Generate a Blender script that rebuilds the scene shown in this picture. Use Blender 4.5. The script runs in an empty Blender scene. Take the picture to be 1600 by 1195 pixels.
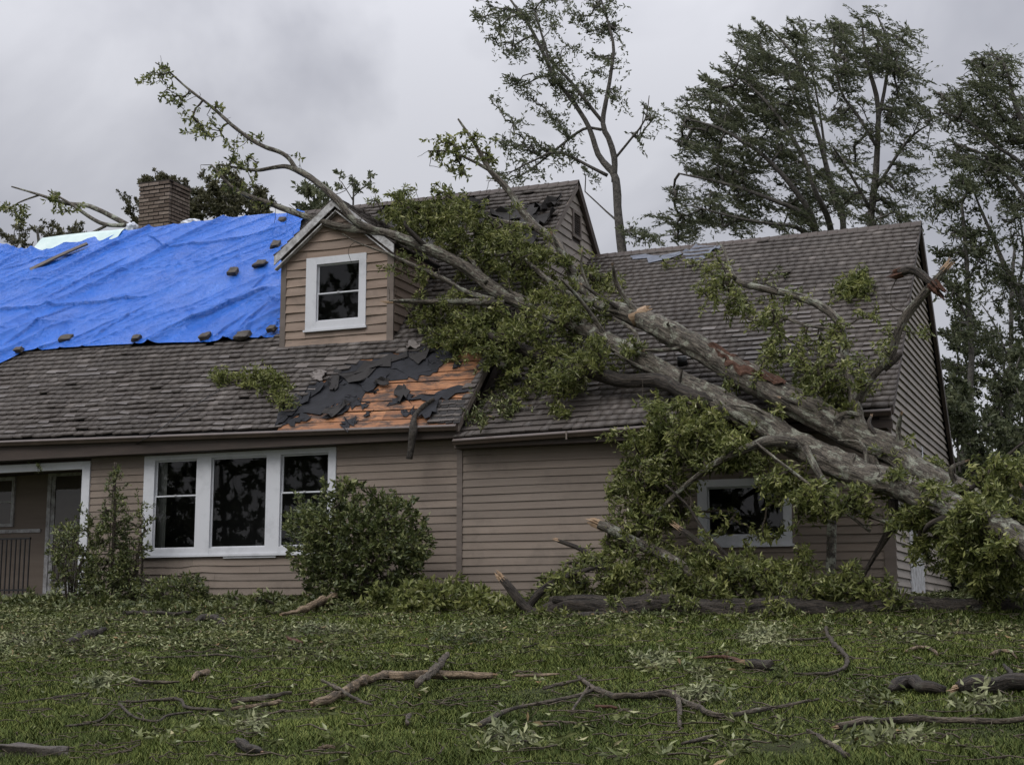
import bpy, math, random
import numpy as np
from mathutils import Vector, Matrix

# ------------------------------------------------------------------ camera
sc = bpy.context.scene
COL = sc.collection
rng = np.random.default_rng(7)
F = 2345.0; PITCH = math.atan(372.5 / F); PSI = math.radians(22.5); CZ = -0.45
cam_d = bpy.data.cameras.new('camera'); cam = bpy.data.objects.new('camera', cam_d); COL.objects.link(cam)
cam.location = (0, 0, CZ); cam.rotation_euler = (math.pi / 2 + PITCH, 0, PSI)
cam_d.sensor_width = 36; cam_d.lens = F / 1600 * 36; cam_d.clip_end = 2000; cam_d.clip_start = 0.1
sc.camera = cam

# ------------------------------------------------------------------ sky, sun, exposure
w = bpy.data.worlds.new('World'); sc.world = w; w.use_nodes = True
nt = w.node_tree; nt.nodes.clear()
def N(t, **k):
    n = nt.nodes.new(t)
    for a, b in k.items(): setattr(n, a, b)
    return n
SUN_EL, SUN_AZ = math.radians(48), math.radians(200)
out = N('ShaderNodeOutputWorld'); mix = N('ShaderNodeMixShader'); mix.inputs[0].default_value = 0.9
bg1 = N('ShaderNodeBackground'); bg1.inputs[1].default_value = 0.06
sky = N('ShaderNodeTexSky'); sky.sky_type = 'NISHITA'; sky.sun_disc = False
sky.sun_elevation = SUN_EL; sky.sun_rotation = SUN_AZ; sky.dust_density = 3
bg2 = N('ShaderNodeBackground'); bg2.inputs[1].default_value = 1.0
tc = N('ShaderNodeTexCoord'); mp = N('ShaderNodeMapping'); mp.inputs['Scale'].default_value = (1, 1, 1.25)
mp.inputs['Location'].default_value = (0.35, 0.1, 0.6)
n1 = N('ShaderNodeTexNoise'); n1.inputs['Scale'].default_value = 4.6; n1.inputs['Detail'].default_value = 5; n1.inputs['Roughness'].default_value = 0.5
n1.inputs['Distortion'].default_value = 0.35
rp = N('ShaderNodeValToRGB')
rp.color_ramp.elements[0].position = 0.36; rp.color_ramp.elements[0].color = (0.325, 0.331, 0.37, 1)
rp.color_ramp.elements[1].position = 0.63; rp.color_ramp.elements[1].color = (0.53, 0.535, 0.575, 1)
e = rp.color_ramp.elements.new(0.49); e.color = (0.415, 0.42, 0.46, 1)
sep = N('ShaderNodeSeparateXYZ')
mr = N('ShaderNodeMapRange'); mr.interpolation_type = 'SMOOTHSTEP'
mr.inputs['From Min'].default_value = 0.25; mr.inputs['From Max'].default_value = 1.0
mr.inputs['To Min'].default_value = 1.0; mr.inputs['To Max'].default_value = 3.8
mul = N('ShaderNodeVectorMath', operation='SCALE')
L = nt.links.new
L(tc.outputs['Generated'], mp.inputs[0]); L(mp.outputs[0], n1.inputs['Vector']); L(n1.outputs['Fac'], rp.inputs[0])
L(tc.outputs['Generated'], sep.inputs[0]); L(sep.outputs['Z'], mr.inputs['Value'])
L(rp.outputs[0], mul.inputs[0]); L(mr.outputs[0], mul.inputs['Scale'])
L(mul.outputs[0], bg2.inputs[0]); L(sky.outputs[0], bg1.inputs[0])
L(bg1.outputs[0], mix.inputs[1]); L(bg2.outputs[0], mix.inputs[2]); L(mix.outputs[0], out.inputs[0])
sd = bpy.data.lights.new('sun', 'SUN'); sd.energy = 1.1; sd.angle = math.radians(35); sd.color = (1, 0.97, 0.93)
so = bpy.data.objects.new('sun', sd); COL.objects.link(so)
so.rotation_euler = (math.radians(42), 0, math.radians(-20))
sc.view_settings.view_transform = 'Standard'; sc.view_settings.look = 'None'
sc.view_settings.exposure = 0.32; sc.view_settings.gamma = 1.0; sc.view_settings.use_curve_mapping = False
sc.cycles.max_bounces = 6; sc.cycles.transparent_max_bounces = 12

# ------------------------------------------------------------------ pixel -> place helpers (reference photograph is 1600 x 1195)
CAM = np.array([0, 0, CZ])
FW = np.array([-math.sin(PSI) * math.cos(PITCH), math.cos(PSI) * math.cos(PITCH), math.sin(PITCH)])
RT = np.array([math.cos(PSI), math.sin(PSI), 0.0]); UP = np.cross(RT, FW)
def ray(x, y): return FW * F + RT * (x - 800) + UP * (597.5 - y)
def proj(p):
    v = np.asarray(p, float) - CAM; d = v @ FW
    return 800 + F * (v @ RT) / d, 597.5 - F * (v @ UP) / d
def atY(x, y, Y): r = ray(x, y); return CAM + r * (Y / r[1])
def atX(x, y, X): r = ray(x, y); return CAM + r * (X / r[0])

# vectorised value noise
def _h(ix, iy, iz):
    n = (ix.astype(np.int64) * 374761393 + iy.astype(np.int64) * 668265263 + iz.astype(np.int64) * 2147483647) & 0xffffffff
    n = ((n ^ (n >> 13)) * 1274126177) & 0xffffffff
    return ((n ^ (n >> 16)) & 0xffff) / 65535.0
def vn(x, y, z=0.0):
    x, y, z = np.broadcast_arrays(np.asarray(x, float), np.asarray(y, float), np.asarray(z, float))
    ix, iy, iz = np.floor(x), np.floor(y), np.floor(z); fx, fy, fz = x - ix, y - iy, z - iz
    fx, fy, fz = [f * f * (3 - 2 * f) for f in (fx, fy, fz)]
    r = 0
    for a in (0, 1):
        for b in (0, 1):
            for c in (0, 1):
                r = r + _h(ix + a, iy + b, iz + c) * (fx if a else 1 - fx) * (fy if b else 1 - fy) * (fz if c else 1 - fz)
    return r * 2 - 1
def fbm(x, y, z=0.0, o=4):
    r = 0; a = 1.0
    for k in range(o):
        r = r + a * vn(x * 2 ** k + 17 * k, y * 2 ** k + 5 * k, np.asarray(z) * 2 ** k); a *= 0.5
    return r

def gz(X, Y):
    X = np.asarray(X, float); Y = np.asarray(Y, float)
    base = np.where(Y < 20.5, -1.95 + 0.068 * Y, -0.556 + (Y - 20.5) * 0.105)
    base = np.minimum(base, -0.02 + 0.0 * Y)
    return base + 0.05 * fbm(X * 0.35, Y * 0.35, 3.0, 3) * np.clip((27 - Y) / 6, 0.15, 1)
def ground(x, y):
    r = ray(x, y); r = r / np.linalg.norm(r); lo, hi = 4.0, 60.0
    for t in np.arange(4, 60, 0.25):
        p = CAM + r * t
        if p[2] < gz(p[0], p[1]): hi = t; break
        lo = t
    for _ in range(18):
        m = (lo + hi) / 2; p = CAM + r * m
        if p[2] < gz(p[0], p[1]): hi = m
        else: lo = m
    p = CAM + r * hi; p[2] = gz(p[0], p[1]); return p

# ------------------------------------------------------------------ materials
def mat(name, build):
    m = bpy.data.materials.new(name); m.use_nodes = True; t = m.node_tree; t.nodes.clear()
    o = t.nodes.new('ShaderNodeOutputMaterial'); b = t.nodes.new('ShaderNodeBsdfPrincipled')
    t.links.new(b.outputs[0], o.inputs[0]); build(t, b, o); return m
def ramp(t, fac, stops):
    r = t.nodes.new('ShaderNodeValToRGB'); els = r.color_ramp.elements
    while len(els) < len(stops): els.new(0.5)
    for e_, (p, c) in zip(els, stops): e_.position = p; e_.color = (*c, 1)
    t.links.new(fac, r.inputs[0]); return r.outputs[0]
def noise_(t, scale, detail=5, rough=0.6, vec=None, stretch=None, dist=0.0):
    n = t.nodes.new('ShaderNodeTexNoise'); n.inputs['Scale'].default_value = scale
    n.inputs['Detail'].default_value = detail; n.inputs['Roughness'].default_value = rough; n.inputs['Distortion'].default_value = dist
    c = t.nodes.new('ShaderNodeTexCoord'); v = c.outputs['Object']
    if stretch:
        m_ = t.nodes.new('ShaderNodeMapping'); m_.inputs['Scale'].default_value = stretch; t.links.new(v, m_.inputs[0]); v = m_.outputs[0]
    t.links.new(v, n.inputs['Vector']); return n.outputs['Fac']
def bump(t, b, h, s, d=0.02):
    u = t.nodes.new('ShaderNodeBump'); u.inputs['Strength'].default_value = s; u.inputs['Distance'].default_value = d
    t.links.new(h, u.inputs['Height']); t.links.new(u.outputs[0], b.inputs['Normal'])
def island(t): return t.nodes.new('ShaderNodeNewGeometry').outputs['Random Per Island']
def objrnd(t): return t.nodes.new('ShaderNodeObjectInfo').outputs['Random']
def mixc(t, a, b_, f=0.5, mode='MIX'):
    m_ = t.nodes.new('ShaderNodeMix'); m_.data_type = 'RGBA'; m_.blend_type = mode
    if hasattr(f, 'links') or not isinstance(f, (int, float)): t.links.new(f, m_.inputs[0])
    else: m_.inputs[0].default_value = f
    for s, v in ((6, a), (7, b_)):
        if isinstance(v, tuple): m_.inputs[s].default_value = (*v, 1)
        else: t.links.new(v, m_.inputs[s])
    return m_.outputs[2]
def addf(t, a, b_, op='ADD'):
    m_ = t.nodes.new('ShaderNodeMath'); m_.operation = op
    for i, v in ((0, a), (1, b_)):
        if isinstance(v, (int, float)): m_.inputs[i].default_value = v
        else: t.links.new(v, m_.inputs[i])
    return m_.outputs[0]
def setc(t, b, c, rough=0.7, spec=0.3):
    if isinstance(c, tuple): b.inputs['Base Color'].default_value = (*c, 1)
    else: t.links.new(c, b.inputs['Base Color'])
    b.inputs['Roughness'].default_value = rough; b.inputs['Specular IOR Level'].default_value = spec

def m_siding(name, c0, c1, grime=(0.05, 0.045, 0.035)):
    def f(t, b, o):
        c = ramp(t, noise_(t, 1.6, 6, 0.65, stretch=(0.35, 0.35, 3)), [(0.3, c0), (0.7, c1)])
        r = ramp(t, objrnd(t), [(0, (0.86, 0.86, 0.86)), (1, (1.08, 1.06, 1.04))])
        c = mixc(t, c, r, 1.0, 'MULTIPLY')
        g = ramp(t, noise_(t, 0.9, 6, 0.7), [(0.52, (0, 0, 0)), (0.78, (0.55, 0.55, 0.55))])
        c = mixc(t, c, grime, g)
        setc(t, b, c, 0.62, 0.25)
        bump(t, b, noise_(t, 9, 4, 0.6, stretch=(0.25, 0.25, 6)), 0.25, 0.01)
    return mat(name, f)
M = {}
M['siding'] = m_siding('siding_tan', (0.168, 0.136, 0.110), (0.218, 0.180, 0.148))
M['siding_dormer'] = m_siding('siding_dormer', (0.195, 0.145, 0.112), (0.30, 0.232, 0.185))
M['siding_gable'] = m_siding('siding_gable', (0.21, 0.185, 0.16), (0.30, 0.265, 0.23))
M['trim_brown'] = m_siding('trim_brown', (0.12, 0.10, 0.085), (0.18, 0.15, 0.13))
M['trim_dark'] = m_siding('trim_dark', (0.045, 0.035, 0.03), (0.08, 0.062, 0.052))
def f(t, b, o):
    c = ramp(t, noise_(t, 2.5, 6, 0.7), [(0.25, (0.42, 0.43, 0.445)), (0.5, (0.55, 0.56, 0.58))])
    setc(t, b, c, 0.5, 0.4); bump(t, b, noise_(t, 12, 3), 0.12, 0.01)
M['white'] = mat('white_paint', f)
def f(t, b, o):
    c = ramp(t, noise_(t, 6, 7, 0.75), [(0.35, (0.2, 0.19, 0.18)), (0.6, (0.5, 0.5, 0.5))])
    setc(t, b, c, 0.7, 0.2)
M['white_worn'] = mat('white_worn', f)
def f(t, b, o):
    setc(t, b, ramp(t, noise_(t, 3, 4), [(0.3, (0.05, 0.036, 0.03)), (0.7, (0.085, 0.062, 0.05))]), 0.38, 0.5)
M['gutter'] = mat('gutter_brown', f)
def m_shingle(name, a, b2, c2):
    def f(t, b, o):
        rr = addf(t, addf(t, island(t), objrnd(t)), 1.0, 'MODULO') if False else None
        fac = t.nodes.new('ShaderNodeAttribute'); fac.attribute_name = 'tone'
        c = ramp(t, fac.outputs['Fac'], [(0, a), (0.55, b2), (1, c2)])
        g = ramp(t, noise_(t, 0.55, 6, 0.65, stretch=(1, 1, 1)), [(0.3, (0.62, 0.6, 0.58)), (0.7, (1.18, 1.16, 1.14))])
        c = mixc(t, c, g, 1.0, 'MULTIPLY')
        k = ramp(t, noise_(t, 45, 3, 0.8), [(0.3, (0.75, 0.75, 0.75)), (0.75, (1.25, 1.25, 1.25))])
        c = mixc(t, c, k, 1.0, 'MULTIPLY')
        setc(t, b, c, 0.55, 0.35); bump(t, b, noise_(t, 60, 3, 0.8), 0.5, 0.01)
    return mat(name, f)
M['shingle'] = m_shingle('asphalt_shingle', (0.058, 0.050, 0.045), (0.096, 0.084, 0.076), (0.16, 0.143, 0.132))
M['shingle_under'] = mat('shingle_underlay', lambda t, b, o: setc(t, b, (0.03, 0.028, 0.027), 0.8, 0.2))
def f(t, b, o):
    setc(t, b, ramp(t, noise_(t, 4, 6, 0.7), [(0.3, (0.009, 0.0095, 0.011)), (0.7, (0.022, 0.023, 0.028))]), 0.7, 0.2)
    bump(t, b, noise_(t, 6, 5), 0.4, 0.02)
M['felt'] = mat('roofing_felt', f)
def f(t, b, o):
    c = ramp(t, noise_(t, 2.2, 8, 0.75, stretch=(0.5, 7, 7), dist=0.6), [(0.25, (0.085, 0.034, 0.016)), (0.5, (0.28, 0.125, 0.056)), (0.75, (0.44, 0.235, 0.12))])
    r = ramp(t, objrnd(t), [(0, (0.7, 0.66, 0.62)), (1, (1.12, 1.1, 1.05))])
    c = mixc(t, c, r, 1.0, 'MULTIPLY')
    g = ramp(t, noise_(t, 2.6, 7, 0.75, stretch=(0.7, 2, 2)), [(0.47, (0, 0, 0)), (0.58, (0.9, 0.9, 0.9))])
    c = mixc(t, c, (0.03, 0.022, 0.018), g)
    setc(t, b, c, 0.6, 0.3); bump(t, b, noise_(t, 5, 6, 0.7, stretch=(0.5, 8, 8)), 0.4, 0.01)
M['deck'] = mat('wet_sheathing_board', f)
def f(t, b, o):
    c = ramp(t, noise_(t, 1.1, 7, 0.7), [(0.25, (0.004, 0.088, 0.44)), (0.7, (0.010, 0.138, 0.60))])
    s = ramp(t, noise_(t, 2.5, 8, 0.8, dist=1.0), [(0.64, (0, 0, 0)), (0.82, (0.2, 0.2, 0.2))])
    c = mixc(t, c, (0.16, 0.26, 0.6), s)
    setc(t, b, c, 0.26, 0.5)
    rg_ = addf(t, addf(t, noise_(t, 7, 3, 0.6, dist=2.0), 0.5, 'SUBTRACT'), 0, 'ADD'); ab = t.nodes.new('ShaderNodeMath'); ab.operation = 'ABSOLUTE'; t.links.new(rg_, ab.inputs[0])
    bump(t, b, addf(t, noise_(t, 3.5, 6, 0.65, dist=1.2), addf(t, ab.outputs[0], -1.6, 'MULTIPLY')), 0.75, 0.06)
M['tarp'] = mat('blue_tarp', f)
def f(t, b, o):
    setc(t, b, ramp(t, noise_(t, 1.5, 6), [(0.3, (0.40, 0.52, 0.50)), (0.7, (0.56, 0.66, 0.62))]), 0.45, 0.4)
    bump(t, b, noise_(t, 4, 6, 0.7), 0.4, 0.04)
M['pale_tarp'] = mat('pale_tarp', f)
def f(t, b, o):
    setc(t, b, ramp(t, noise_(t, 3, 6), [(0.3, (0.42, 0.46, 0.54)), (0.7, (0.66, 0.68, 0.72))]), 0.3, 0.5)
M['plastic'] = mat('clear_plastic', f)
def f(t, b, o):
    c = ramp(t, noise_(t, 14, 6, 0.7), [(0.3, (0.035, 0.03, 0.026)), (0.7, (0.11, 0.095, 0.08))])
    setc(t, b, c, 0.75, 0.3); bump(t, b, noise_(t, 22, 5, 0.7), 0.8, 0.03)
M['stone'] = mat('wet_stone', f)
def f(t, b, o):
    c = ramp(t, objrnd(t), [(0, (0.10, 0.076, 0.06)), (0.5, (0.15, 0.117, 0.093)), (1, (0.21, 0.17, 0.14))])
    c = mixc(t, c, ramp(t, noise_(t, 12, 5), [(0.3, (0.7, 0.7, 0.7)), (0.7, (1.2, 1.2, 1.2))]), 1.0, 'MULTIPLY')
    setc(t, b, c, 0.85, 0.2); bump(t, b, noise_(t, 40, 4), 0.5, 0.01)
M['brick'] = mat('brick_brown', f)
M['mortar'] = mat('mortar', lambda t, b, o: setc(t, b, (0.045, 0.038, 0.033), 0.9, 0.1))
def m_bark(name, c0, c1, lich, amt, sc_=1.0):
    def f(t, b, o):
        n = noise_(t, 7 * sc_, 8, 0.75, stretch=(1, 1.6, 1.6), dist=0.8)
        c = ramp(t, n, [(0.32, c0), (0.66, c1)])
        g = ramp(t, noise_(t, 2.6 * sc_, 9, 0.82), [(0.62 - amt, (0, 0, 0)), (0.69 - amt, (0.8, 0.8, 0.8))])
        c = mixc(t, c, ramp(t, noise_(t, 16 * sc_, 4, 0.7, dist=1.5), [(0.38, (0.35, 0.34, 0.33)), (0.52, (1, 1, 1)), (0.7, (1.25, 1.22, 1.15))]), 1.0, 'MULTIPLY')
        c = mixc(t, c, lich, g)
        setc(t, b, c, 0.75, 0.3); bump(t, b, n, 1.0, 0.06)
    return mat(name, f)
def m_bark2(name, c0, c1, lich, lo_):
    def f(t, b, o):
        at = t.nodes.new('ShaderNodeAttribute'); at.attribute_name = 'bark'
        def nz_(sc_, det, dist=0.0, st=None):
            n = t.nodes.new('ShaderNodeTexNoise'); n.inputs['Scale'].default_value = sc_; n.inputs['Detail'].default_value = det; n.inputs['Roughness'].default_value = 0.68; n.inputs['Distortion'].default_value = dist
            v = at.outputs['Vector']
            if st:
                m_ = t.nodes.new('ShaderNodeMapping'); m_.inputs['Scale'].default_value = st; t.links.new(v, m_.inputs[0]); v = m_.outputs[0]
            t.links.new(v, n.inputs['Vector']); return n.outputs['Fac']
        fis = nz_(26, 6, 0.5)
        c = ramp(t, fis, [(0.36, c0), (0.50, tuple((p + q) / 2 for p, q in zip(c0, c1))), (0.66, c1)])
        c = mixc(t, c, lich, ramp(t, nz_(7, 9, 0.3, (1, 1, 4)), [(lo_, (0, 0, 0)), (lo_ + 0.08, (0.75, 0.75, 0.75))]))
        c = mixc(t, c, (0.045, 0.055, 0.018), ramp(t, nz_(3.3, 6, 0.4, (1, 1, 3)), [(0.60, (0, 0, 0)), (0.70, (0.6, 0.6, 0.6))]))
        c = mixc(t, c, ramp(t, nz_(60, 4, 0.3, (1, 1, 3)), [(0.36, (0.45, 0.44, 0.43)), (0.55, (1.05, 1.04, 1.02))]), 1.0, 'MULTIPLY')
        setc(t, b, c, 0.75, 0.3); bump(t, b, fis, 1.0, 0.09)
    return mat(name, f)
M['bark_main'] = m_bark2('bark_main', (0.022, 0.018, 0.014), (0.20, 0.175, 0.14), (0.33, 0.345, 0.275), 0.52)
M['bark_wet'] = m_bark2('bark_wet', (0.012, 0.010, 0.008), (0.085, 0.07, 0.056), (0.16, 0.17, 0.125), 0.60)
M['wood_pale'] = m_bark2('wood_pale', (0.12, 0.082, 0.05), (0.36, 0.275, 0.185), (0.055, 0.045, 0.032), 0.50)
M['stick2'] = m_bark2('stick_bark_fine', (0.035, 0.028, 0.021), (0.19, 0.155, 0.115), (0.24, 0.25, 0.18), 0.57)
M['bark'] = m_bark('bark_grey_lichen', (0.024, 0.02, 0.016), (0.20, 0.178, 0.145), (0.36, 0.38, 0.30), 0.11)
M['bark_dark'] = m_bark('bark_dark_wet', (0.018, 0.015, 0.012), (0.07, 0.06, 0.048), (0.13, 0.14, 0.10), -0.02)
M['bark_far'] = m_bark('bark_far', (0.05, 0.046, 0.04), (0.13, 0.12, 0.105), (0.16, 0.16, 0.14), 0.0, 0.6)
M['twig'] = m_bark('twig_bark', (0.04, 0.03, 0.022), (0.12, 0.10, 0.075), (0.2, 0.2, 0.15), -0.05, 2)
M['stick'] = m_bark('stick_bark', (0.06, 0.045, 0.032), (0.21, 0.17, 0.12), (0.25, 0.26, 0.19), -0.03, 2)
def f(t, b, o):
    c = ramp(t, noise_(t, 6, 7, 0.75, stretch=(1, 5, 5)), [(0.28, (0.10, 0.062, 0.038)), (0.42, (0.25, 0.165, 0.10)), (0.58, (0.36, 0.26, 0.17)), (0.8, (0.45, 0.36, 0.26))])
    setc(t, b, c, 0.7, 0.2); bump(t, b, noise_(t, 14, 5, 0.7, stretch=(1, 6, 6)), 0.7, 0.02)
M['wood_fresh'] = mat('fresh_split_wood', f)
def f(t, b, o):
    c = ramp(t, noise_(t, 6, 7, 0.75, stretch=(1, 4, 4)), [(0.3, (0.022, 0.012, 0.008)), (0.55, (0.085, 0.042, 0.027)), (0.78, (0.19, 0.11, 0.072))])
    setc(t, b, c, 0.75, 0.2); bump(t, b, noise_(t, 12, 6, 0.75), 1.0, 0.04)
M['wood_rot'] = mat('torn_red_wood', f)
def m_leaf(name, stops, rough=0.5, spec=0.4, trans=0.15):
    def f(t, b, o):
        c = ramp(t, island(t), stops)
        g = ramp(t, noise_(t, 2.1, 4), [(0.34, (0.62, 0.66, 0.62)), (0.66, (1.3, 1.24, 1.14))])
        c = mixc(t, c, g, 1.0, 'MULTIPLY')
        setc(t, b, c, rough, spec)
        tr = t.nodes.new('ShaderNodeBsdfTranslucent'); t.links.new(c, tr.inputs[0])
        mx = t.nodes.new('ShaderNodeMixShader'); mx.inputs[0].default_value = trans
        t.links.new(b.outputs[0], mx.inputs[1]); t.links.new(tr.outputs[0], mx.inputs[2]); t.links.new(mx.outputs[0], o.inputs[0])
    return mat(name, f)
M['leaf'] = m_leaf('leaf_oak', [(0, (0.055, 0.070, 0.021)), (0.4, (0.130, 0.152, 0.044)), (0.8, (0.225, 0.245, 0.082)), (0.93, (0.32, 0.33, 0.15)), (1, (0.40, 0.41, 0.26))], 0.55, 0.25, 0.35)
M['leaf_bush'] = m_leaf('leaf_bush', [(0, (0.048, 0.066, 0.025)), (0.6, (0.12, 0.146, 0.05)), (1, (0.25, 0.265, 0.115))], 0.42, 0.45, 0.25)
M['leaf_far'] = m_leaf('leaf_far', [(0, (0.075, 0.088, 0.052)), (0.6, (0.13, 0.148, 0.088)), (1, (0.19, 0.205, 0.135))], 0.6, 0.3, 0.45)
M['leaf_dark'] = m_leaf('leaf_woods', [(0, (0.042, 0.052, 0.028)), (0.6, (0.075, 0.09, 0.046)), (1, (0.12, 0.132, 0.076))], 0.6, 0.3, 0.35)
M['leaf_olive'] = m_leaf('leaf_olive', [(0, (0.05, 0.052, 0.026)), (0.6, (0.085, 0.085, 0.045)), (1, (0.13, 0.125, 0.075))], 0.6, 0.25)
M['leaf_litter'] = m_leaf('leaf_litter', [(0, (0.04, 0.048, 0.018)), (0.4, (0.095, 0.11, 0.042)), (0.72, (0.18, 0.20, 0.095)), (0.92, (0.30, 0.32, 0.20)), (1, (0.20, 0.13, 0.07))], 0.75, 0.1, 0.1)
M['leaf_pale'] = m_leaf('leaf_pale_underside', [(0, (0.14, 0.155, 0.085)), (1, (0.32, 0.335, 0.21))], 0.75, 0.1, 0.1)
M['leaf_bright'] = m_leaf('leaf_ground_cover', [(0, (0.045, 0.06, 0.018)), (0.6, (0.095, 0.115, 0.036)), (1, (0.18, 0.19, 0.085))], 0.5, 0.4)
def f(t, b, o):
    c = ramp(t, island(t), [(0, (0.040, 0.058, 0.014)), (0.55, (0.082, 0.112, 0.028)), (1, (0.175, 0.19, 0.062))])
    g = ramp(t, noise_(t, 0.5, 5, 0.65), [(0.32, (0.5, 0.54, 0.5)), (0.68, (1.32, 1.24, 1.12))])
    setc(t, b, mixc(t, c, g, 1.0, 'MULTIPLY'), 0.75, 0.1)
M['grass'] = mat('grass_blades', f)
def f(t, b, o):
    c = ramp(t, noise_(t, 1.2, 7, 0.7), [(0.3, (0.024, 0.026, 0.012)), (0.55, (0.046, 0.054, 0.02)), (0.8, (0.07, 0.06, 0.036))])
    setc(t, b, c, 0.9, 0.1); bump(t, b, noise_(t, 14, 6, 0.8), 0.8, 0.06)
M['soil'] = mat('lawn_soil', f)
def f(t, b, o):
    t.nodes.remove(b)
    fr = t.nodes.new('ShaderNodeFresnel'); fr.inputs[0].default_value = 1.5
    gl = t.nodes.new('ShaderNodeBsdfGlossy'); gl.inputs['Roughness'].default_value = 0.012
    tr = t.nodes.new('ShaderNodeBsdfTransparent'); tr.inputs[0].default_value = (0.78, 0.80, 0.79, 1)
    bp = t.nodes.new('ShaderNodeBump'); bp.inputs['Strength'].default_value = 0.006; bp.inputs['Distance'].default_value = 0.05
    t.links.new(noise_(t, 1.5, 2), bp.inputs['Height']); t.links.new(bp.outputs[0], gl.inputs['Normal'])
    mx = t.nodes.new('ShaderNodeMixShader'); t.links.new(fr.outputs[0], mx.inputs[0])
    t.links.new(tr.outputs[0], mx.inputs[1]); t.links.new(gl.outputs[0], mx.inputs[2]); t.links.new(mx.outputs[0], o.inputs[0])
M['glass'] = mat('window_glass', f)
M['room'] = mat('room_dark', lambda t, b, o: setc(t, b, (0.09, 0.088, 0.085), 0.9, 0.1))
M['curtain'] = mat('curtain', lambda t, b, o: setc(t, b, (0.30, 0.30, 0.28), 0.9, 0.1))
M['iron'] = mat('black_iron', lambda t, b, o: setc(t, b, (0.012, 0.012, 0.012), 0.5, 0.4))
M['porch_floor'] = mat('porch_floor', lambda t, b, o: setc(t, b, ramp(t, noise_(t, 4, 5), [(0.3, (0.06, 0.055, 0.045)), (0.7, (0.1, 0.09, 0.075))]), 0.8, 0.2))
M['slate_sheet'] = mat('loose_underlay_blue_grey', lambda t, b, o: setc(t, b, ramp(t, noise_(t, 5, 5), [(0.3, (0.06, 0.07, 0.095)), (0.7, (0.12, 0.135, 0.17))]), 0.5, 0.3))
M['plank'] = mat('wet_plank', lambda t, b, o: setc(t, b, ramp(t, noise_(t, 5, 6, 0.7, stretch=(1, 6, 6)), [(0.3, (0.06, 0.05, 0.04)), (0.7, (0.14, 0.12, 0.10))]), 0.7, 0.3))

# ------------------------------------------------------------------ object helpers
WL = {}
def link(o, parent=None):
    COL.objects.link(o)
    if parent is not None:
        o.parent = parent
        o.matrix_parent_inverse = Matrix.Translation(-Vector(WL.get(parent.name, (0, 0, 0))))
    return o
def thing(name, label, cat, loc, group=None):
    o = bpy.data.objects.new(name, None); COL.objects.link(o); o.location = loc; o.empty_display_size = 0.2
    WL[o.name] = tuple(loc); o['label'] = label; o['category'] = cat
    if group: o['group'] = group
    return o
def tag(o, label, cat, group=None):
    o['label'] = label; o['category'] = cat
    if group: o['group'] = group
    return o
def mk(name, V, Fs, m, parent=None, smooth=False, kind=None, attr=None, bark=None):
    V = np.asarray(V, np.float32).reshape(-1, 3)
    me = bpy.data.meshes.new(name)
    if isinstance(Fs, np.ndarray):
        k = Fs.shape[1]; nf = len(Fs)
        me.vertices.add(len(V)); me.vertices.foreach_set('co', V.ravel())
        me.loops.add(nf * k); me.loops.foreach_set('vertex_index', Fs.astype(np.int32).ravel())
        me.polygons.add(nf); me.polygons.foreach_set('loop_start', np.arange(0, nf * k, k, dtype=np.int32))
        me.polygons.foreach_set('loop_total', np.full(nf, k, np.int32))
        me.update(calc_edges=True); me.validate()
    else:
        me.from_pydata([tuple(map(float, v)) for v in V], [], [tuple(map(int, f_)) for f_ in Fs]); me.update()
    if attr is not None:
        a = me.attributes.new('tone', 'FLOAT', 'POINT'); a.data.foreach_set('value', np.asarray(attr, np.float32))
    if bark is not None:
        a = me.attributes.new('bark', 'FLOAT_VECTOR', 'POINT'); a.data.foreach_set('vector', np.asarray(bark, np.float32).ravel())
    me.materials.append(m)
    if smooth: me.polygons.foreach_set('use_smooth', np.ones(len(me.polygons), bool))
    o = bpy.data.objects.new(name, me); link(o, parent)
    if kind: o['kind'] = kind
    return o
BOXF = [(0, 3, 2, 1), (4, 5, 6, 7), (0, 1, 5, 4), (1, 2, 6, 5), (2, 3, 7, 6), (3, 0, 4, 7)]
class MB:
    def __init__(s): s.v = []; s.f = []
    def add(s, V, Fs):
        n = len(s.v); s.v += [tuple(map(float, x)) for x in V]; s.f += [tuple(int(i) + n for i in q) for q in Fs]; return s
    def box(s, x0, x1, y0, y1, z0, z1):
        return s.add([(x0, y0, z0), (x1, y0, z0), (x1, y1, z0), (x0, y1, z0), (x0, y0, z1), (x1, y0, z1), (x1, y1, z1), (x0, y1, z1)], BOXF)
    def obox(s, o, a, b, c):        # corner + three edge vectors
        o, a, b, c = map(np.asarray, (o, a, b, c))
        return s.add([o, o + a, o + a + b, o + b, o + c, o + a + c, o + a + b + c, o + b + c], BOXF)
    def build(s, name, m, parent=None, smooth=False, kind=None): return mk(name, s.v, s.f, m, parent, smooth, kind)
def box(name, m, parent, *b): return MB().box(*b).build(name, m, parent)

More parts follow.
